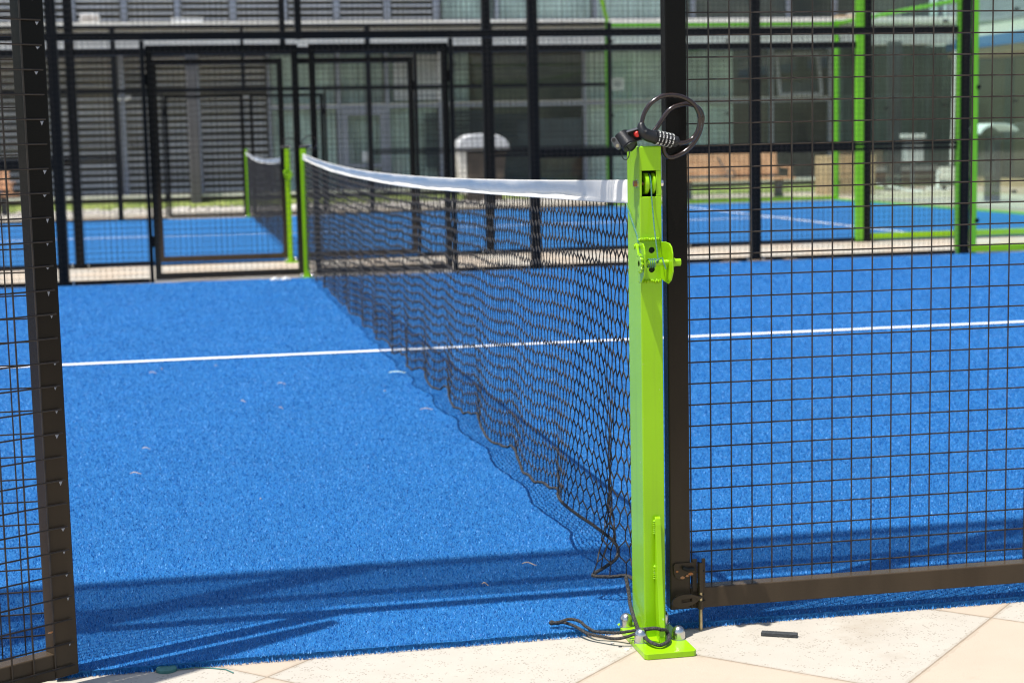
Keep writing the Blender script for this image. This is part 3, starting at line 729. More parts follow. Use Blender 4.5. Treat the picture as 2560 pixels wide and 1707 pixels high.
for k in range(5):
    c0 = A0+ax*(.0014+k*.0078); c1 = c0+ax*.0072
    # faceted dial
    dm = MB(); n = 20; vs = []; fs = []
    for c, sc in ((c0,.93),(c0+ax*.0008,1),(c1-ax*.0008,1),(c1,.93)):
        for q in range(n):
            a = 2*math.pi*q/n; r = .0144*sc*(1 if q%2 else .965); vs.append(c+(toc*math.cos(a)+sd*math.sin(a))*r)
    for i in range(3):
        for q in range(n): fs.append((i*n+q,i*n+(q+1)%n,(i+1)*n+(q+1)%n,(i+1)*n+q))
    fs += [tuple(range(n))[::-1], tuple(3*n+q for q in range(n))]
    dial = dm.add(vs, fs).build('number_dial', M['plastic'], body)
    dg = MB(); mid = (c0+c1)/2
    for q in range(-2, 4):
        ch = rowsd[(q+2) % 10][k]; a = -(q-.45)*2*math.pi/10     # digits step round the dial, downwards
        outv = toc*math.cos(a)+sd*math.sin(a); upv = (-toc*math.sin(a)+sd*math.cos(a))
        if upv.z < 0 and abs(a) < 1.2: pass
        me = DIG[ch]; R_ = ax; U_ = upv if (sd.z > 0) else -upv
        me_v = [mid+R_*v.co.x+U_*v.co.y*.95+outv*(.01455+v.co.z) for v in me.vertices]
        dg.add(me_v, [tuple(p.vertices) for p in me.polygons])
    dg.build('digits', M['print'], dial)
E0 = A0+ax*.0405
MB().tube([E0,E0+ax*.0012,E0+ax*.0095,E0+ax*.0108],[.0100,.0108,.0108,.0090],24).build('end_cap', M['plastic'], body, smooth=True)
rd = MB()
for q in range(22):
    a = 2*math.pi*q/22; o_ = (toc*math.cos(a)+sd*math.sin(a))*.0109; rd.tube([E0+ax*.0022+o_, E0+ax*.0062+o_], .0005, 4)
rd.build('grip_ridges', M['plastic2'], body)
# carrying bracket: clamp half-shell, ear with screw, socket with the red button
bk = MB(); K0 = Vector((-.0560,-.058,1.0565)); K1 = Vector((-.0425,-.078,1.0310)); ka = (K1-K0).normalized()
kx = Vector((.55,-.25,.80)); kx = (kx-ka*kx.dot(ka)).normalized(); ky = ka.cross(kx)
n = 26; vs = []; fs = []
for c in (K0, K1):
    for r in (.0175, .0140):
        for q in range(n+1):
            a = R(-115)+R(230)*q/n; vs.append(c+(kx*math.cos(a)+ky*math.sin(a))*r)
m_ = n+1
for q in range(n):
    fs += [(q,q+1,2*m_+q+1,2*m_+q),(m_+q+1,m_+q,3*m_+q,3*m_+q+1),(q,m_+q,m_+q+1,q+1),(2*m_+q,2*m_+q+1,3*m_+q+1,3*m_+q)]
fs += [(0,2*m_,3*m_,m_),(n,m_+n,3*m_+n,2*m_+n)]
bracket = bk.add(vs, fs).build('mount_bracket', M['plastic'], lk, smooth=True)
MB().tube([K0+ka*.0015, K1-ka*.0015], .0137, 20).build('clamp_pad', M['rubber'], bracket, smooth=True)
ec = Vector((-.0705,-.073,1.0410)); e_u = Vector((.0125,-.012,-.0245)).normalized(); e_v = Vector((.80,-.45,.30)); e_v = (e_v-e_u*e_v.dot(e_u)).normalized(); e_n = e_v.cross(e_u)
if e_n.dot(Vector((-.27,-.95,.15))) < 0: e_n = -e_n
ear = MB(); pts = []
for cxx, st in ((.0085, -90), (-.0085, 90)):
    for q in range(7):
        a = R(st+180*q/6); pts.append((cxx+.0060*math.cos(a), .0060*math.sin(a)))
ear.prism(pts, lambda u, v, q: ec+e_u*u+e_v*v+e_n*(.002 if q else -.005)).build('clamp_ear', M['plastic2'], bracket, bevel=.0008)
MB().tube([ec-e_u*.0078+e_n*.0021, ec-e_u*.0078+e_n*.0024], .0040, 16).build('screw_hole', M['dark'], bracket)
MB().tube([ec+e_u*.0068+e_n*.0015, ec+e_u*.0068+e_n*.0030], [.0042,.0034], 16).build('screw', M['brass'], bracket, smooth=True)
# socket: open frame
so = Vector((-.0300,-.071,1.0570)); su = Vector((.022,.0,.006)).normalized(); sv = Vector((.012,.004,-.017)); sv = (sv-su*sv.dot(su)).normalized(); sn = su.cross(sv)
if sn.y > 0: sn = -sn
sk = MB()
for u0, u1, v0, v1 in ((-.0165,.0165,-.0125,-.011),(-.0165,.0165,.011,.0125),(.0150,.0165,-.011,.011),(-.0165,-.0150,-.011,.011)):
    c = so+su*(u0+u1)/2+sv*(v0+v1)/2; sk.obox(c, (su,sv,sn), ((u1-u0)/2,(v1-v0)/2,.0065))
sk.build('socket_rim', M['plastic2'], bracket, bevel=.0004)
MB().obox(so-sn*.003, (su,sv,sn), (.0149,.0109,.003)).build('socket_floor', M['dark'], bracket)
MB().tube([so+su*.0035+sv*-.002-sn*.001, so+su*.0035+sv*-.002+sn*.0065, so+su*.0035+sv*-.002+sn*.0085], [.0064,.0064,.0048], 20).build('red_button', M['red'], bracket, smooth=True)
MB().tube([tuple(p) for p in catmull([(-.050,-.080,1.034),(-.047,-.088,1.026),(-.048,-.088,1.014),(-.054,-.086,1.007),(-.060,-.084,1.012),(-.062,-.080,1.024)], 6)], .0011, 6).build('cable_tie', M['plastic'], bracket, smooth=True)
MB().tube([tuple(K1+(kx*math.cos(a)+ky*math.sin(a))*.0182-ka*.004) for a in np.linspace(-1.9,1.9,24)], .0012, 6).build('cable_tie', M['plastic'], bracket, smooth=True)

def small_lock(x, y, label):
    r_ = thing('cable_lock', (x, y, HP), label, 'lock', 'cable locks on net posts')
    P = [(x-.02+.058+.06*math.cos(a), y+.01*math.sin(2*a), HP+.045+.055*math.sin(a)) for a in np.linspace(math.pi*1.15, -math.pi*.75, 26)]
    MB().tube(P, .005, 8).build('cable', M['cable'], r_, smooth=True)
    MB().tube([(x-.045,y-.03,HP+.010),(x+.035,y-.03,HP+.022)], [.014,.014], 14).build('lock_body', M['plastic'], r_, smooth=True)
    MB().tube([(x+.035,y-.03,HP+.022),(x+.045,y-.03,HP+.024)], [.012,.010], 14).build('end_cap', M['steel'], r_, smooth=True)
small_lock(.02, 10.03, 'dark cable lock on the far post of the nearest net')
small_lock(-.01, 12.10, 'grey cable lock on the near post of the second net')

# ------------------------------------------------------------------ litter on turf and paving
def leaf_bit(x, y, L, ang, w, label, m='twig', z=.012, curl=.004):
    b = MB(); n = 7; vs = []; fs = []; c, s = math.cos(ang), math.sin(ang)
    for i in range(n):
        t = i/(n-1); ww = w*math.sin(math.pi*(.08+.86*t))+.0004; zz = z+curl*math.sin(t*math.pi*1.4)
        px, py = x+c*L*(t-.5), y+s*L*(t-.5)
        vs += [(px-s*ww,py+c*ww,zz),(px+s*ww,py-c*ww,zz),(px,py,zz+.0018)]
    for i in range(n-1):
        a = 3*i
        for p, q in ((0,2),(2,1),(1,0)): fs.append((a+p,a+q,a+3+q,a+3+p))
    fs += [(0,1,2),(3*n-3,3*n-1,3*n-2)]
    o = b.add(vs, fs).build('dry_leaf', M[m]); o.location = (0,0,0)
    return tag(o, label, 'leaf', 'bits of leaf litter on the turf')
litter = [(-1.125,4.479,.045,.05,.008,'pale curled leaf lying just nearer than the white line, leftmost'),(-1.085,4.60,.045,1.6,.004,'thin stalk poking up beside the leftmost curled leaf'),
 (-.742,3.451,.028,-.3,.007,'cream leaf scrap alone in the middle of the blue turf'),(-.60,3.221,.024,-.35,.005,'small cream chip right of the lone cream leaf scrap'),
 (-.558,3.918,.050,0,.004,'long greyish sliver beyond the cream chip'),(-.02,4.10,.11,.02,.013,'pale green leaf crossing the net shadow'),
 (-.044,3.005,.075,.25,.0035,'thin brown twig lying by the net shadow'),(-1.112,2.468,.038,.1,.0035,'short reddish twig at the left of the turf'),
 (-1.135,2.019,.050,.06,.0025,'longest thin twig at the left, nearer than the short reddish one'),(-.144,3.53,.016,.3,.007,'tiny pink crumb left of the net foot'),
 (-.758,1.498,.011,.3,.005,'tiny tan crumb in the near turf'),(-.144,.543,.050,-.35,.0035,'straw coloured splinter in the shadow band near the net corner'),
 (-.283,.387,.022,-.2,.004,'small brown fleck at the lower edge of the shadow band'),(-.83,4.62,.02,.3,.003,'faint brown fleck right of the leftmost curled leaf'),
 (.62,4.3,.03,.4,.005,'pale fleck behind the right gate mesh near the white line'),(1.4,8.9,.06,.1,.011,'pale scrap far out on the turf behind the right gate'),(1.9,6.9,.03,.9,.008,'grey fleck on the turf behind the right gate')]
for x, y, L, a, w, lb in litter: leaf_bit(x, y, L*.72, a, w*.5, lb, 'pale_leaf' if 'green' in lb else 'twig')
for i, (x, y, L) in enumerate(((3.55,9.93,.16),(3.83,9.94,.22),(4.1,9.94,.14))):
    o = leaf_bit(x, y, L, .05, .016, ('orange dry leaf against the far fence foot, left of three', 'largest orange dry leaf against the far fence foot', 'orange dry leaf against the far fence foot, right of three')[i], z=.01)
b = MB()
for sgn, px in ((-1,-.275),(1,-.19)): b.tube([(px-.035,9.70,.014),(px,9.69,.022),(px+.035,9.70,.014)], [.008,.016,.008], 8)
tag(b.build('paper_scrap', M['white']), 'crumpled white paper scrap on the turf by the far net post', 'paper')
st = MB().obox((.2665,-.108,-.0075), ((.894,-.447,0),(.447,.894,0),(0,0,1)), (.0385,.0085,.0042)).build('rubber_strip', M['rubber'], bevel=.0012)
tag(st, 'short flat black rubber strip on the paving right of the post', 'strip')
dc = MB().tube([(-1.019,-.006,-.0118),(-1.019,-.006,-.006),(-1.019,-.006,-.0035)], [.0215,.0215,.018], 30).build('round_cap', M['teal'], smooth=True)
tag(dc, 'round dark green cap lying at the turf edge on the left', 'cap')
o = MB().tube([(-1.0,-.012,-.010),(-.96,-.008,-.009),(-.93,-.016,-.0105),(-.90,-.034,-.0105),(-.885,-.06,-.0105)], .0012, 6).build('green_thread', M['teal'], smooth=True)
tag(o, 'thin green thread trailing from the round cap', 'thread')
for (x, y, r, lb) in ((-.073,-.117,.0050,'tiny white paint chip left of the green base plate'),(-.081,-.093,.0042,'tiny dark stone chip between rope and paint chip'),(-.092,-.068,.0036,'tiny pale stone chip just under the rope')):
    pts = [(x+r*math.cos(a)*random.uniform(.8,1.3), y+r*.7*math.sin(a)*random.uniform(.8,1.2)) for a in np.arange(0,6.2,.9)]
    o = MB().prism(pts, lambda u, v, q: (u, v, -.0117+.0024*q)).build('chip', M['white' if 'white' in lb else ('rubber' if 'dark' in lb else 'gravel')]); tag(o, lb, 'chip')
o = MB().tube([(-1.215,-.165,-.004),(-1.195,-.172,.002),(-1.178,-.168,.000),(-1.165,-.158,-.006)], [.004,.011,.012,.004], 8).build('foil_scrap', M['silver'], smooth=True)
tag(o, 'crumpled whitish scrap under the open gate corner', 'scrap')

# ------------------------------------------------------------------ glass walls of the courts
def glass_wall(name, label, segs, axis, const, posts, base=True, top=True, upper=True):
    """segs: joints along the wall; axis 'x' or 'y'"""
    p = (lambda u, d, z: (u, const+d, z)) if axis == 'x' else (lambda u, d, z: (const+d, u, z))
    root = thing('glass_wall', p(segs[0], 0, 0), label, 'glass wall', 'green framed glass walls of the courts')
    def bx(u0, u1, d0, d1, z0, z1): a = p(u0, d0, z0); c = p(u1, d1, z1); return MB().box(*a, *c)
    for u0, u1 in zip(segs, segs[1:]):
        bx(u0+.004, u1-.004, -.006, .006, .075, ZG-.03).build('glass_panel', M['glass'], root)
    if base: bx(segs[0], segs[-1], -.03, .03, .012, .07).build('base_rail', M['green'], root, bevel=.004)
    if top: bx(segs[0], segs[-1], -.03, .03, ZG-.045, ZG+.01).build('top_rail', M['green2'], root, bevel=.004)
    for u, w, z in posts:
        bx(u-w/2, u+w/2, -.028, .028, 0, z).build('post', M['green2'], root, bevel=.005)
    for u in segs:
        for z in (.285, 1.44, 2.6):
            c = p(u, 0, z); q = p(u+.05, -.03, z); q2 = p(u+.05, .03, z)
            MB().tube([q, q2], .022, 14).build('glass_clamp', M['black'], root, smooth=True)
    return root
glass_wall('g', 'glass side wall at the right, far side of the nearer court', [5.80,7.64,XE], 'x', 10.05, [(5.825,.048,3.8),(5.675,.024,3.8)])
glass_wall('g', 'glass side wall beyond the bright green post, near side of the second court', [5.69,7.64,XE], 'x', 12.15, [(5.662,.095,3.8)])
glass_wall('g', 'most distant glass side wall, far side of the second court', [5.73,7.64,XE], 'x', 22.25, [(5.70,.05,2.92)])
w3 = glass_wall('g', 'glass end wall of the second court with a sloping green top rail', [12.15,14.26,16.26,18.26,20.26,22.25], 'y', XE, [(22.25,.12,2.9)], base=False)
MB().box(XE-.03, 12.15, -.008, XE+.03, 22.25, .03).build('floor_rail', M['green2'], w3)
gp = thing('leaning_pole', (5.71,22.25,2.87), 'thin lime pole leaning above the far end of the distant glass wall', 'pole')
MB().tube([(5.71,22.25,2.92),(5.60,22.25,3.36),(5.50,22.25,3.85)], .03, 10).build('pole_tube', M['green'], gp, smooth=True)

# ------------------------------------------------------------------ the building behind
FB = 28.6
bd = thing('louvred_building', (0, FB, 0), 'long two storey building with grey louvres, curtained windows and cream fascia', 'building')
def part(b, name, m, bevel=0, smooth=False, parent=bd): return b.build(name, M[m], parent, smooth, bevel)
part(MB().box(-16, FB+.9, 0, 14.0, FB+6, 7), 'wall', 'room')
part(MB().box(-16, 27.565, .0, 12.0, FB+.9, .183), 'plinth', 'soffit')
part(MB().box(-16, 27.46, .185, 12.0, 27.62, .235), 'slab_edge', 'cream')
part(MB().box(-16, 27.622, .185, 12.0, FB+.9, .215), 'floor_slab', 'cream')
part(MB().box(-16, 27.24, 2.80, 14.05, 27.50, 3.155), 'fascia', 'cream')
part(MB().box(-16, 27.16, 3.185, 14.05, 27.52, 3.31), 'ledge', 'cream', .01)
part(MB().box(-16, 27.28, 3.155, 14.05, 27.50, 3.185), 'drip_joint', 'soffit')
part(MB().box(-16, 27.502, 2.83, 14.05, FB+.9, 3.0), 'soffit', 'soffit')
def louvre(x0, x1, z0, z1, y, pitch, depth, m='slat', th=.012, tilt=48):
    b = MB(); z = z0+pitch*.5; t = R(tilt)
    while z < z1-.02:
        b.obox(((x0+x1)/2, y, z), ((1,0,0),(0,math.cos(t),math.sin(t)),(0,-math.sin(t),math.cos(t))), ((x1-x0)/2, depth/2, th/2)); z += pitch
    o = part(b, 'louvre_panel', m); return o
def frame_v(x, z0, z1, y, w=.07, d=.09, m='frame'): return part(MB().box(x-w/2, y-d/2, z0, x+w/2, y+d/2, z1), 'frame_post', m, .004)
ex = [-12.2,-10.3,-8.4,-6.5,-4.3,-2.05,-.62,.675]
for a, c in zip(ex, ex[1:]): louvre(a+.045, c-.045, .22, 2.80, FB, .1235, .056, tilt=40)
for x in ex[:-1]: frame_v(x, .2, 2.83, FB, .06 if x != -2.05 else .05)
frame_v(.70, .2, 2.83, FB, .05)
# ground floor windows
wx = [.70,2.023,2.957,3.985,4.98,6.871,8.85,10.75,12.0]
for i, (a, c) in enumerate(zip(wx, wx[1:])):
    fr = MB(); f = .035
    fr.box(a+.0, FB-.045, 1.755, c, FB+.045, 1.835)
    fr.box(c-f, FB-.05, .2, c+f, FB+.05, 1.755).box(c-f, FB-.05, 1.835, c+f, FB+.05, 2.83)
    fo = part(fr, 'window', 'frame', .004)
    part(MB().box(a+f, FB-.004, 1.835, c-f, FB+.004, 2.83), 'pane', 'pane', parent=fo)
    part(MB().box(a+f, FB-.004, .2, c-f, FB+.004, 1.755), 'pane', 'pane', parent=fo)
    part(MB().box(a+f, FB-.07, 1.838, c-f, FB-.046, 1.850), 'sill', 'cream', parent=fo)
    # curtain: pleated cloth
    if i in (0, 1, 2, 3, 5, 6):
        cu = MB(); n = 70; vs = []; fs = []; w0, w1 = a+.05, c-.05
        if i in (3, 6): w1 = a+.6*(c-a)
        for k in range(n+1):
            x = w0+(w1-w0)*k/n; yy = FB+.16+.035*math.sin(k*1.35+i)+.012*math.sin(k*3.1); vs += [(x,yy,.22),(x,yy,2.80)]
        for k in range(n): fs.append((2*k,2*k+2,2*k+3,2*k+1))
        cu.add(vs, fs); part(cu, 'curtain', 'curtain', smooth=True)
# door set in the second bay
dr = MB(); 
for x0, x1, z0, z1 in ((2.075,2.19,.2,1.75),(2.80,2.915,.2,1.75),(2.19,2.80,1.62,1.75),(2.19,2.80,.2,.36),(2.19,2.80,.62,.70)): dr.box(x0, FB-.075, z0, x1, FB-.052, z1)
do = part(dr, 'door', 'frame', .003)
part(MB().box(2.44,FB-.055,.74,2.60,FB-.050,.94), 'door_notice', 'white', parent=do)
part(MB().box(2.22,FB-.10,.80,2.24,FB-.076,1.1), 'handle', 'steel', parent=do)
louvre(3.08, 3.95, 1.90, 2.80, FB-.11, .066, .055, 'slat', .008)
frame_v(3.965, 1.86, 2.8, FB-.11, .03, .06, 'white')
louvre(3.66, 3.93, .6, 1.70, FB-.09, .07, .06, 'slatd', .008)
louvre(4.15, 4.9, .25, 1.70, FB-.09, .08, .07, 'slatd', .008)
louvre(5.05, 5.75, .25, 1.60, FB-.09, .08, .07, 'slatd', .008)
part(MB().box(5.5,FB-.09,.9,6.8,FB-.06,1.5), 'dark_panel', 'slatd')
# notice on the glass
nb = part(MB().box(7.41,FB-.075,2.03,7.665,FB-.06,2.275), 'notice', 'white')
nt_ = MB()
for z, w in ((2.215,.16),(2.165,.13),(2.125,.16),(2.085,.10)): nt_.box(7.537-w/2, FB-.079, z-.009, 7.537+w/2, FB-.0765, z+.009)
part(nt_, 'print_lines', 'slatd', parent=nb)
# awning window tilted open
aw = MB(); ang = R(14); top = 2.74
def awp(x, d, z): l = top-z; return (x, FB-.06-l*math.sin(ang)+d, top-l*math.cos(ang))
for x0, x1, z0, z1 in ((10.81,10.88,1.83,2.72),(11.69,11.76,1.83,2.72),(10.88,11.69,1.83,1.90),(10.88,11.69,2.66,2.72)):
    aw.add([awp(x, d, z) for z in (z0, z1) for x, d in ((x0,0),(x1,0),(x1,.03),(x0,.03))], [(0,3,2,1),(4,5,6,7),(0,1,5,4),(1,2,6,5),(2,3,7,6),(3,0,4,7)])
awo = part(aw, 'awning_window', 'column2', .003)
part(MB().add([awp(10.88,.015,1.90),awp(11.69,.015,1.90),awp(11.69,.015,2.66),awp(10.88,.015,2.66)], [(0,1,2,3)]), 'pane', 'pane', parent=awo)
# ribbed cladding at the right
cl = MB(); x = 12.03
while x < 15.0:
    cl.box(x, FB-.05, .36, x+.10, FB-.01, 2.83).box(x+.10, FB-.02, .36, x+.16, FB+.02, 2.83); x += .16
part(cl, 'ribbed_cladding', 'clad')
part(MB().box(11.95, FB-.14, .0, 14.3, FB-.06, .30), 'brick_plinth', 'brick')
part(MB().box(11.95, FB-.20, .302, 14.3, FB-.04, .40), 'plinth_cap', 'cream')
# upper floor
UF = 27.75
ux = [-8.35,-7.4,-6.47,-5.54,-4.62,-3.71,-2.80,-1.885,-.93,.06,1.0,1.955,2.90,3.83]
for a, c in zip(ux, ux[1:]): louvre(a+.08, c-.08, 3.34, 6.4, UF, .1165, .056, tilt=40)
for x in ux: frame_v(x, 3.312, 6.6, UF, .12, .09)
wx2 = [3.9,4.977,6.9,8.85,10.8,11.76,14.0]
for i, (a, c) in enumerate(zip(wx2, wx2[1:])):
    fr = MB().box(c-.04, UF-.04, 3.312, c+.04, UF+.04, 6.6).box(a+.04, UF-.035, 3.312, c-.04, UF+.035, 3.37)
    fo = part(fr, 'window', 'frame', .004)
    part(MB().box(a+.04, UF-.004, 3.37, c-.04, UF+.004, 6.5), 'pane', 'pane', parent=fo)
    if i in (0, 1, 2):
        cu = MB(); n = 60; vs = []; fs = []
        for k in range(n+1):
            x = a+.06+(c-a-.12)*k/n; yy = UF+.16+.03*math.sin(k*1.3+i*2); vs += [(x,yy,3.33),(x,yy,6.5)]
        for k in range(n): fs.append((2*k,2*k+2,2*k+3,2*k+1))
        part(cu.add(vs, fs), 'curtain', 'curtain', smooth=True)
part(MB().box(-16, UF+.5, 3.32, 14.0, FB+.89, 7), 'upper_wall', 'room')
part(MB().box(-16, 27.2, 6.6, 14.05, FB+.89, 7.1), 'roof_edge', 'cream')
# free things on and before the facade
def column(x, y, w, z1, label, m='column'):
    r_ = thing('column', (x, y, 0), label, 'column', 'grey columns before the building')
    MB().box(x-w/2, y-w/2, 0, x+w/2, y+w/2, z1).build('shaft', M[m], r_, bevel=.01); MB().box(x-w/2-.03, y-w/2-.03, -.01, x+w/2+.03, y+w/2+.03, .05).build('base', M[m], r_)
column(-.745, 27.36, .19, 2.795, 'grey square column on the lawn in front of the left louvres')
column(12.33, 26.2, .22, 2.795, 'dark grey square column at the right, in front of the ribbed cladding', 'leg')
dp = thing('downpipe', (-2.03,28.42,0), 'thin grey downpipe running down the left louvres', 'pipe')
MB().tube([(-2.0,28.42,.2),(-2.0,28.42,2.82)], .045, 12).build('pipe', M['frame'], dp, smooth=True)
lm = thing('wall_lamp', (-2.0,28.36,2.0), 'twin pale wall lamp on the thin downpipe', 'lamp')
MB().box(-2.03,28.34,1.93,-1.97,28.37,2.03).build('bracket', M['frame'], lm)
for s in (-1, 1): MB().tube([(-2.0+s*.03,28.28,2.0),(-2.0+s*.15,28.26,2.03)], .04, 12).build('lamp_head', M['white'], lm, smooth=True)
ac = thing('ledge_unit', (-2.47,27.3,3.31), 'cream ribbed unit standing on the ledge at upper left', 'unit')
MB().box(-2.64,27.2,3.312,-2.30,27.48,3.47).build('casing', M['white'], ac, bevel=.03)
g_ = MB()
for k in range(7): g_.box(-2.61+k*.045, 27.190, 3.33, -2.595+k*.045, 27.199, 3.45)
g_.build('ribs', M['tan'], ac)
bx_ = thing('ledge_box', (-.77,27.3,3.31), 'flat white box lying on the ledge above the left gate', 'box')
MB().box(-1.04,27.19,3.312,-.50,27.5,3.375).build('box_body', M['white'], bx_, bevel=.015); MB().box(-1.05,27.185,3.376,-.49,27.505,3.392).build('lid', M['white'], bx_, bevel=.006)
pb = thing('ledge_tray', (12.1,27.3,3.31), 'cream tray with white edge on the ledge at upper right', 'tray')
MB().box(11.6,27.19,3.312,12.6,27.5,3.36).build('tray_body', M['tan'], pb, bevel=.01); MB().box(11.9,27.18,3.362,12.9,27.5,3.40).build('cover', M['white'], pb, bevel=.008)

# wing at the right
wg = thing('side_wing', (15,22,0), 'low wing at far right with blue fascia and olive doors', 'building')
def wpart(b, n, m, bevel=0): return b.build(n, M[m], wg, False, bevel)
wpart(MB().box(14.07,17.0,2.875,15.2,27.6,3.12), 'fascia', 'cream'); wpart(MB().box(14.05,17.0,2.66,15.2,27.6,2.872), 'blue_band', 'blue')
wpart(MB().box(14.10,17.0,2.52,15.2,27.58,2.657), 'soffit', 'tan')
wpart(MB().box(15.2,16.0,.15,18,28.5,6.5), 'wall', 'clad')
y = 17.2
while y < 27.4:
    wpart(MB().box(15.15,y,.17,15.198,y+.95,2.5), 'olive_panel', 'olive'); y += 1.45
wpart(MB().box(14.05,17.0,3.13,15.1,27.6,3.9), 'upper_wall', 'frame')
wpart(MB().box(14.7,14,-.01,15.2,28.4,.15), 'step', 'tan')
struct('brick_paving', MB().box(13.1,12,-.012,14.7,28.3,-.004), M['bronze'])
pp = thing('white_pipe', (13.95,27.0,.42), 'slender white vertical pipe at the corner of the wing', 'pipe')
MB().tube([(13.90,27.0,.42),(13.93,26.99,1.2),(13.95,27.0,1.9),(13.97,27.0,2.655)], .038, 10).build('pipe', M['white'], pp, smooth=True)

# ------------------------------------------------------------------ benches, cabinets, planter
def bench(x0, x1, y, label, zs=.33):
    r_ = thing('park_bench', ((x0+x1)/2, y, 0), label, 'bench', 'orange timber benches by the lawn')
    b = MB()
    for k in range(3): b.box(x0, y-.20+k*.15, zs-.035, x1, y-.07+k*.15, zs+.01)
    b.build('seat', M['bench'], r_, bevel=.008)
    b = MB()
    for k in range(4):
        z = zs+.07+k*.093; yy = y+.26+k*.022
        b.obox(((x0+x1)/2-.08, yy, z+.04), ((1,0,0),(0,.23,1),(0,1,-.23)), ((x1-x0)/2-.09,.044,.017))
    b.build('backrest', M['bench'], r_, bevel=.006)
    for x in (x0+.19, x1-.25):
        MB().prism([(-.13,0),(.13,0),(.09,.10),(.12,zs-.037),(-.12,zs-.037),(-.08,.10)], lambda u, v, q: (x-.05+.10*q+u*.0, y+u, v)).build('leg', M['leg'], r_, bevel=.008)
    for x in (x0+.06, x1-.10):
        MB().box(x-.03, y-.22, zs+.175, x+.03, y+.24, zs+.205).box(x-.025, y-.20, zs+.012, x+.025, y-.16, zs+.173).build('armrest', M['bench'], r_, bevel=.006)
    xm = x0+.43*(x1-x0)
    MB().tube([(xm-.07,y-.24,zs+.02),(xm-.07,y-.235,zs+.13),(xm-.02,y-.23,zs+.17),(xm+.06,y-.23,zs+.15),(xm+.09,y-.24,zs+.02)], .016, 8).tube([(xm-.05,y-.10,zs+.17),(xm-.06,y+.32,zs+.38)], .014, 8).build('arm_loop', M['leg'], r_, smooth=True)
    return r_
bench(7.55, 9.68, 24.62, 'orange slatted timber bench seen through the right gate mesh')
bench(-5.9, -3.68, 25.5, 'orange timber bench cut off at the left edge of the picture', .36)
cb = thing('hooded_cabinet', (4.3,26.0,0), 'white domed hood over a dark brown cabinet behind the net', 'cabinet')
b = MB(); n = 18; vs = []; fs = []
for sy in (0, 1):
    for k in range(n+1):
        a = math.pi*k/n; c_, s_ = math.cos(a), math.sin(a)
        vs.append((4.31-.475*math.copysign(abs(c_)**.8, c_)-.05*s_*(1-abs(c_)), 25.72+.56*sy, .905+.315*s_**.75))
for k in range(n): fs.append((k,k+1,n+1+k+1,n+1+k))
fs += [tuple(range(n+1))[::-1], tuple(range(n+1, 2*n+2)), (0,n+1,2*n+1,n)]
b.add(vs, fs).build('hood', M['silver'], cb, smooth=True, bevel=.03, seg=3)
MB().prism([(4.03,.88),(4.72,.88),(4.64,.0),(4.02,.0)], lambda u, v, q: (u, 25.78+.42*q, v)).build('cabinet', M['brownbox'], cb, bevel=.01)
MB().prism([(3.80,.90),(4.0,.90),(4.01,.15),(3.93,.15)], lambda u, v, q: (u, 25.76+.44*q, v)).build('side_shelf', M['cream'], cb, bevel=.01)
MB().tube([(4.1,25.68,.95),(4.5,25.68,.95)], .012, 8).build('handle', M['steel'], cb, smooth=True)
aw2 = thing('hooded_cabinet', (11.2,20.2,0), 'white curved hood on a slim dark stand behind the right glass', 'cabinet')
b = MB(); vs = []; fs = []
for k in range(n+1):
    a = R(8)+R(150)*k/n; vs += [(11.22-.33*math.cos(a)*1.0, 19.9, 1.015+.17*math.sin(a)), (11.22-.33*math.cos(a), 20.5, 1.015+.17*math.sin(a)), (11.22-.31*math.cos(a), 20.5, 1.0+.16*math.sin(a)), (11.22-.31*math.cos(a), 19.9, 1.0+.16*math.sin(a))]
for k in range(n):
    for j in range(4): fs.append((4*k+j,4*k+4+j,4*k+4+(j+1)%4,4*k+(j+1)%4))
fs += [(0,1,2,3),(4*n+3,4*n+2,4*n+1,4*n)]
b.add(vs, fs).build('hood', M['white'], aw2, smooth=True)
MB().box(11.22,20.12,0,11.36,20.40,1.0).build('stand', M['leg'], aw2, bevel=.01)
sb = thing('meter_box', (12.6,26.0,0), 'pale blue box with white lid on a thin stand beside the dark column', 'box')
MB().box(12.45,25.9,.53,12.80,26.1,.93).build('box_body', M['silver'], sb, bevel=.01); MB().box(12.40,25.86,.97,12.83,26.14,1.05).build('lid', M['white'], sb, bevel=.012)
MB().box(12.5,25.95,.935,12.75,26.05,.968).build('neck', M['frame'], sb); MB().tube([(12.62,26.0,-.01),(12.62,26.0,.53)], .025, 8).build('stand', M['frame'], sb)
pl = thing('timber_planter', (10.85,25,0), 'tan timber planter box behind the court corner post', 'planter')
b = MB()
for k in range(6): b.box(10.42+k*.15, 24.72, -.01, 10.56+k*.15, 24.76, .69)
b.build('front_boards', M['tan'], pl, bevel=.006)
b = MB()
for k in range(4): b.box(10.40, 24.77+k*.14, -.01, 10.44, 24.90+k*.14, .69)
b.build('side_boards', M['tan'], pl, bevel=.006)
MB().box(11.29,24.77,-.01,11.33,25.32,.69).build('side_boards', M['tan'], pl); MB().box(10.45,25.28,-.01,11.28,25.32,.69).build('back_boards', M['tan'], pl); MB().box(10.45,24.77,.02,11.28,25.27,.60).build('soil', M['soffit'], pl)
hp = thing('white_tap', (13.0,25.6,0), 'small white standpipe tap on the pale paving at the right', 'tap')
MB().tube([(12.95,25.6,-.01),(12.95,25.6,.36)], .03, 8).tube([(12.95,25.6,.34),(12.95,25.48,.30)], .022, 8).build('pipe', M['white'], hp, smooth=True); MB().box(12.75,25.5,-.011,13.25,25.7,.045).build('base', M['white'], hp, bevel=.01)
hs = MB().tube([(11.55,25.2,.14),(11.8,25.1,.09),(12.1,25.0,.02),(12.3,24.9,.012)], .022, 8).build('white_hose', M['white'], smooth=True); tag(hs, 'short length of white hose sloping down by the planter', 'hose')

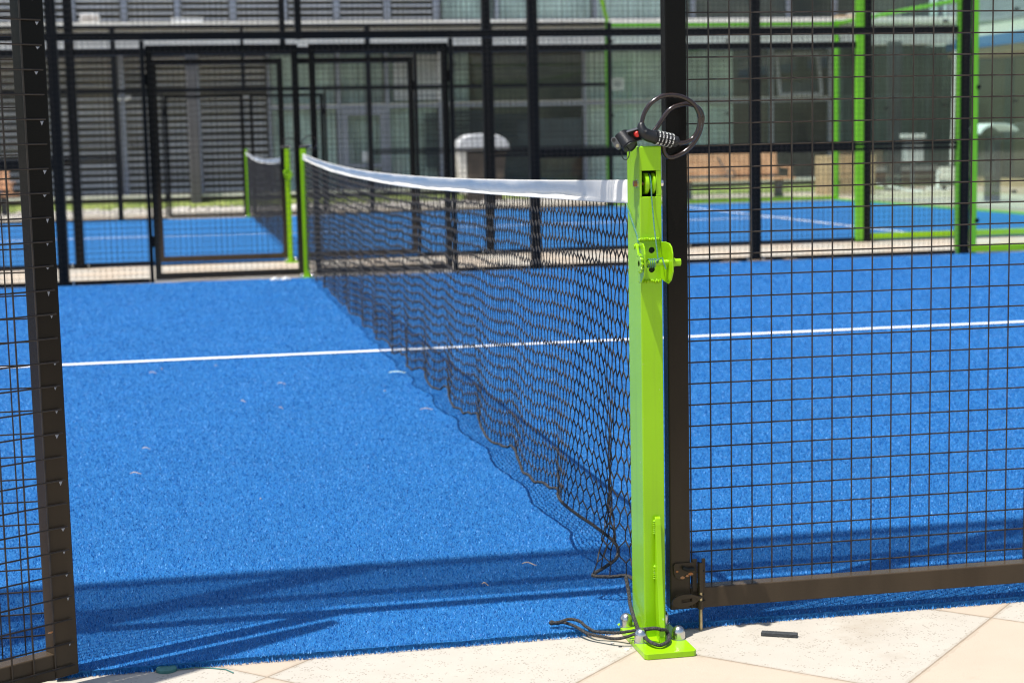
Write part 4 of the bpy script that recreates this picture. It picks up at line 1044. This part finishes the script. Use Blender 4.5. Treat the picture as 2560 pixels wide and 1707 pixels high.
# ------------------------------------------------------------------ light, sky, camera
sun_dir = Vector((.305, .150, -1)).normalized()
sl = bpy.data.lights.new('sun', 'SUN'); sl.energy = 4.3; sl.angle = R(.53); sl.color = (1, .965, .91)
so_ = bpy.data.objects.new('sun', sl); COL.objects.link(so_); so_.location = (0,0,30); so_.rotation_euler = sun_dir.to_track_quat('-Z','Y').to_euler()
w = bpy.data.worlds.new('World'); SC.world = w; w.use_nodes = True
nt = w.node_tree; bg = nt.nodes['Background']; sky = nt.nodes.new('ShaderNodeTexSky'); sky.sky_type = 'NISHITA'; sky.sun_disc = False
sky.sun_elevation = math.asin(-sun_dir.z); sky.sun_rotation = math.atan2(-sun_dir.x, -sun_dir.y); sky.altitude = 20; sky.dust_density = 1.6
nt.links.new(sky.outputs[0], bg.inputs[0]); bg.inputs[1].default_value = .108

f, pi, ro, ya = 4116.93, .12, -.0211, .1932
fx, fy = math.sin(ya), math.cos(ya)
F = Vector((fx*math.cos(pi), fy*math.cos(pi), -math.sin(pi))); Rv = Vector((fy, -fx, 0)); U = Rv.cross(F)
R2 = Rv*math.cos(ro)+U*math.sin(ro); U2 = U*math.cos(ro)-Rv*math.sin(ro)
cam = bpy.data.cameras.new('camera'); co = bpy.data.objects.new('camera', cam); COL.objects.link(co); SC.camera = co
mw = Matrix.Identity(4)
for i in range(3): mw[i][0], mw[i][1], mw[i][2] = R2[i], U2[i], -F[i]
mw[0][3], mw[1][3], mw[2][3] = -.9386, -3.3581, 1.0469
co.matrix_world = mw
cam.sensor_fit = 'HORIZONTAL'; cam.sensor_width = 36; cam.lens = f/2560*36; cam.clip_start = .05; cam.clip_end = 400
cam.dof.use_dof = True; cam.dof.focus_distance = 3.41; cam.dof.aperture_fstop = 5.8
SC.view_settings.view_transform = 'Standard'; SC.view_settings.look = 'None'; SC.view_settings.exposure = .68; SC.view_settings.gamma = 1
SC.cycles.filter_width = 1.15; SC.cycles.transparent_max_bounces = 24; SC.cycles.max_bounces = 8
